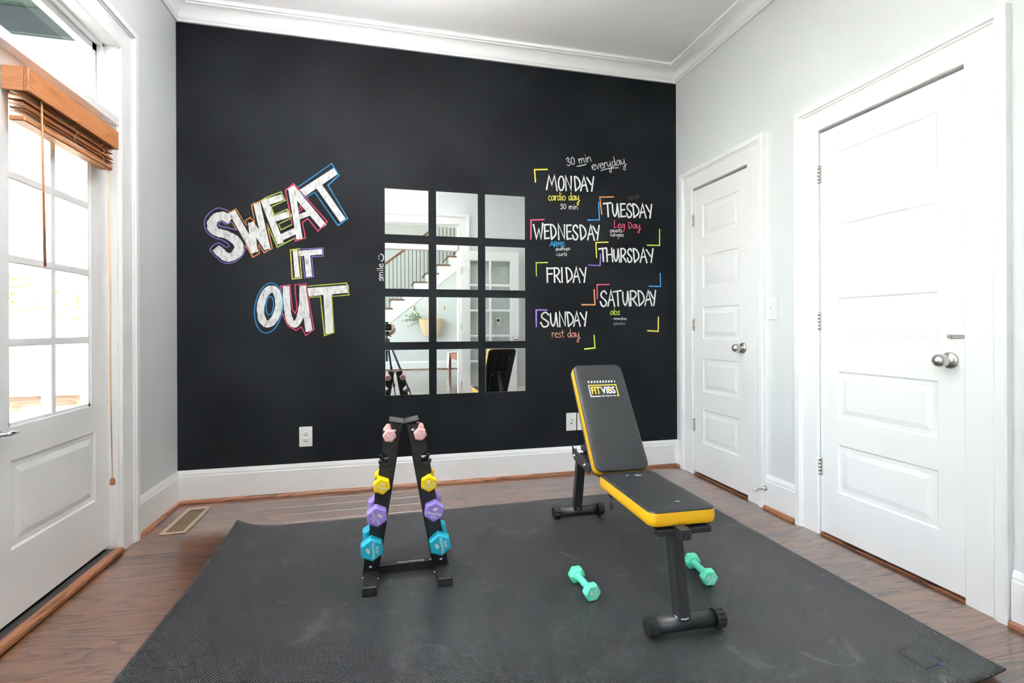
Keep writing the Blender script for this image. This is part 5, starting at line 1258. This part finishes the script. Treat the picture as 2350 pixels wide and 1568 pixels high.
body = [[(pel, .10), (wst, .088), (chs, .105), (nek, .055), (nk2, .048), (hd1, .072), (hd2, .078)], [(hd1, .072), (jaw, .038)], [(hd1, .072), (nos, .014)],
        [(chs, .105), (shR, .052), (elR, .037), (wrR, .024), (pR, .026), (pR2, .024)], [(chs, .105), (shL, .052), (elL, .037), (wrL, .024), ((-.46, -.53, .69), .027), ((-.45, -.52, .65), .022)],
        [(pel, .10), (hipR, .082), (knR, .052), (anR, .036), (toR, .028)], [(pel, .10), (hipL, .082), (knL, .052), (anL, .036), (toL, .028)],
        # right hand closing on the camera: four fingers over the front of the grip, thumb behind
        [(pR2, .024), ((.098, -.06, 1.062), .0092), ((.084, -.036, 1.085), .0085), ((.064, -.032, 1.098), .0078)],
        [(pR2, .024), ((.100, -.052, 1.046), .0095), ((.088, -.026, 1.058), .0088), ((.066, -.026, 1.062), .008)],
        [(pR2, .024), ((.100, -.05, 1.028), .0095), ((.09, -.022, 1.036), .0088), ((.068, -.024, 1.04), .008)],
        [(pR, .026), ((.098, -.054, 1.008), .0085), ((.09, -.028, 1.012), .008), ((.07, -.028, 1.016), .0072)],
        [(pR, .026), ((.088, -.12, 1.02), .0105), ((.074, -.128, 1.058), .0095), ((.062, -.126, 1.075), .0085)]]
hb_ = (-.45, -.52, .65)
for k in range(4): body.append([(hb_, .022), ((-.475 + .02 * k, -.505, .62), .0095), ((-.478 + .021 * k, -.49, .585), .0085), ((-.476 + .021 * k, -.488, .56), .0075)])
body.append([((-.46, -.53, .69), .027), ((-.425, -.51, .675), .0105), ((-.412, -.495, .645), .009)])
skin_mesh('body', body, M_SKIN, pe)
grow = lambda ch, d: [(p, r + d) for p, r in ch]
skin_mesh('sweater', [[((-.36, -.625, .88), .125), (wst, .108), (chs, .122), (nek, .068)], [(chs, .122), (shR, .066), (elR, .05), ((-.01, -.158, .962), .034)], [(chs, .122), (shL, .066), (elL, .05), ((-.51, -.50, .79), .036)]], M_SWEATER, pe, label='grey knitted sweater')
skin_mesh('trousers', [[((-.36, -.61, .97), .108), (pel, .116), (hipR, .095), (knR, .065), ((-.25, -.615, .12), .05)], [(pel, .116), (hipL, .095), (knL, .065), ((-.47, -.615, .12), .05)]], M_JEANS, pe, label='dark blue jeans')
for s, (an, to) in enumerate(((anR, toR), (anL, toL))):
    skin_mesh('shoe', [[((an[0], an[1] - .03, .045), .045), ((an[0], an[1] + .05, .045), .045), ((to[0], to[1] + .02, .038), .036)]], M_SHOE, pe)
M_WATCH = M_SLOT
MB().lathe([(.0285, -.012), (.031, -.008), (.031, .008), (.0285, .012)], frame_z((.03, -.131, .9645), (.205, .13, .01)), 18).build('wrist_watch', M_WATCH, pe)
hm = MB(); vs = []; fs = []; HN = 20
for j in range(11):
    ph = R(-35 + 125 * j / 10)
    for k in range(HN):
        a = 2 * math.pi * k / HN; r = .108
        front = max(0, math.sin(a)); lowcut = 0 if ph > R(28) else front * (R(28) - ph)
        p2 = ph + lowcut * .98
        vs.append((-.32 + r * .86 * math.cos(p2) * math.cos(a), -.243 + r * 1.02 * math.cos(p2) * math.sin(a), 1.452 + r * 1.05 * math.sin(p2)))
for j in range(10):
    for k in range(HN): fs.append((j * HN + k, j * HN + (k + 1) % HN, (j + 1) * HN + (k + 1) % HN, (j + 1) * HN + k))
fs.append(tuple(10 * HN + k for k in range(HN)))
hm.add(vs, fs, True).build('hair', M_HAIR, pe, label='short brown hair')
MB().tube([(-.33, -.34, 1.44), (-.335, -.40, 1.40), (-.34, -.42, 1.33), (-.34, -.405, 1.27)], [.03, .034, .028, .008], 10).build('ponytail', M_HAIR, pe)
for s in (-1, 1):
    MB().lathe([(.0003, -.009), (.008, -.006), (.0105, 0), (.008, .006), (.0003, .009)], Matrix.Translation((-.312 + s * .03, -.163, 1.44)), 12).build('eye', M_WHITEPRINT, pe)
    MB().lathe([(.0003, 0), (.005, .0005), (.0003, .003)], frame_z((-.311 + s * .03, -.1535, 1.439), (.05, 1, -.1)), 10).build('iris', M_SLOT, pe)
    MB().lathe([(.0003, -.006), (.014, -.004), (.02, 0), (.014, .006), (.0003, .007)], frame_z((-.322 + s * .088, -.245, 1.43), (s, 0, 0)) @ Matrix.Scale(1.4, 4, (1, 0, 0)), 12).build('ear', M_SKIN, pe)
MB().tube([(-.335, -.142, 1.385), (-.315, -.134, 1.383), (-.295, -.142, 1.386)], [.003, .006, .003], 8).build('mouth', pm('lip', srgb(190, 110, 105), .5, var=.05), pe)
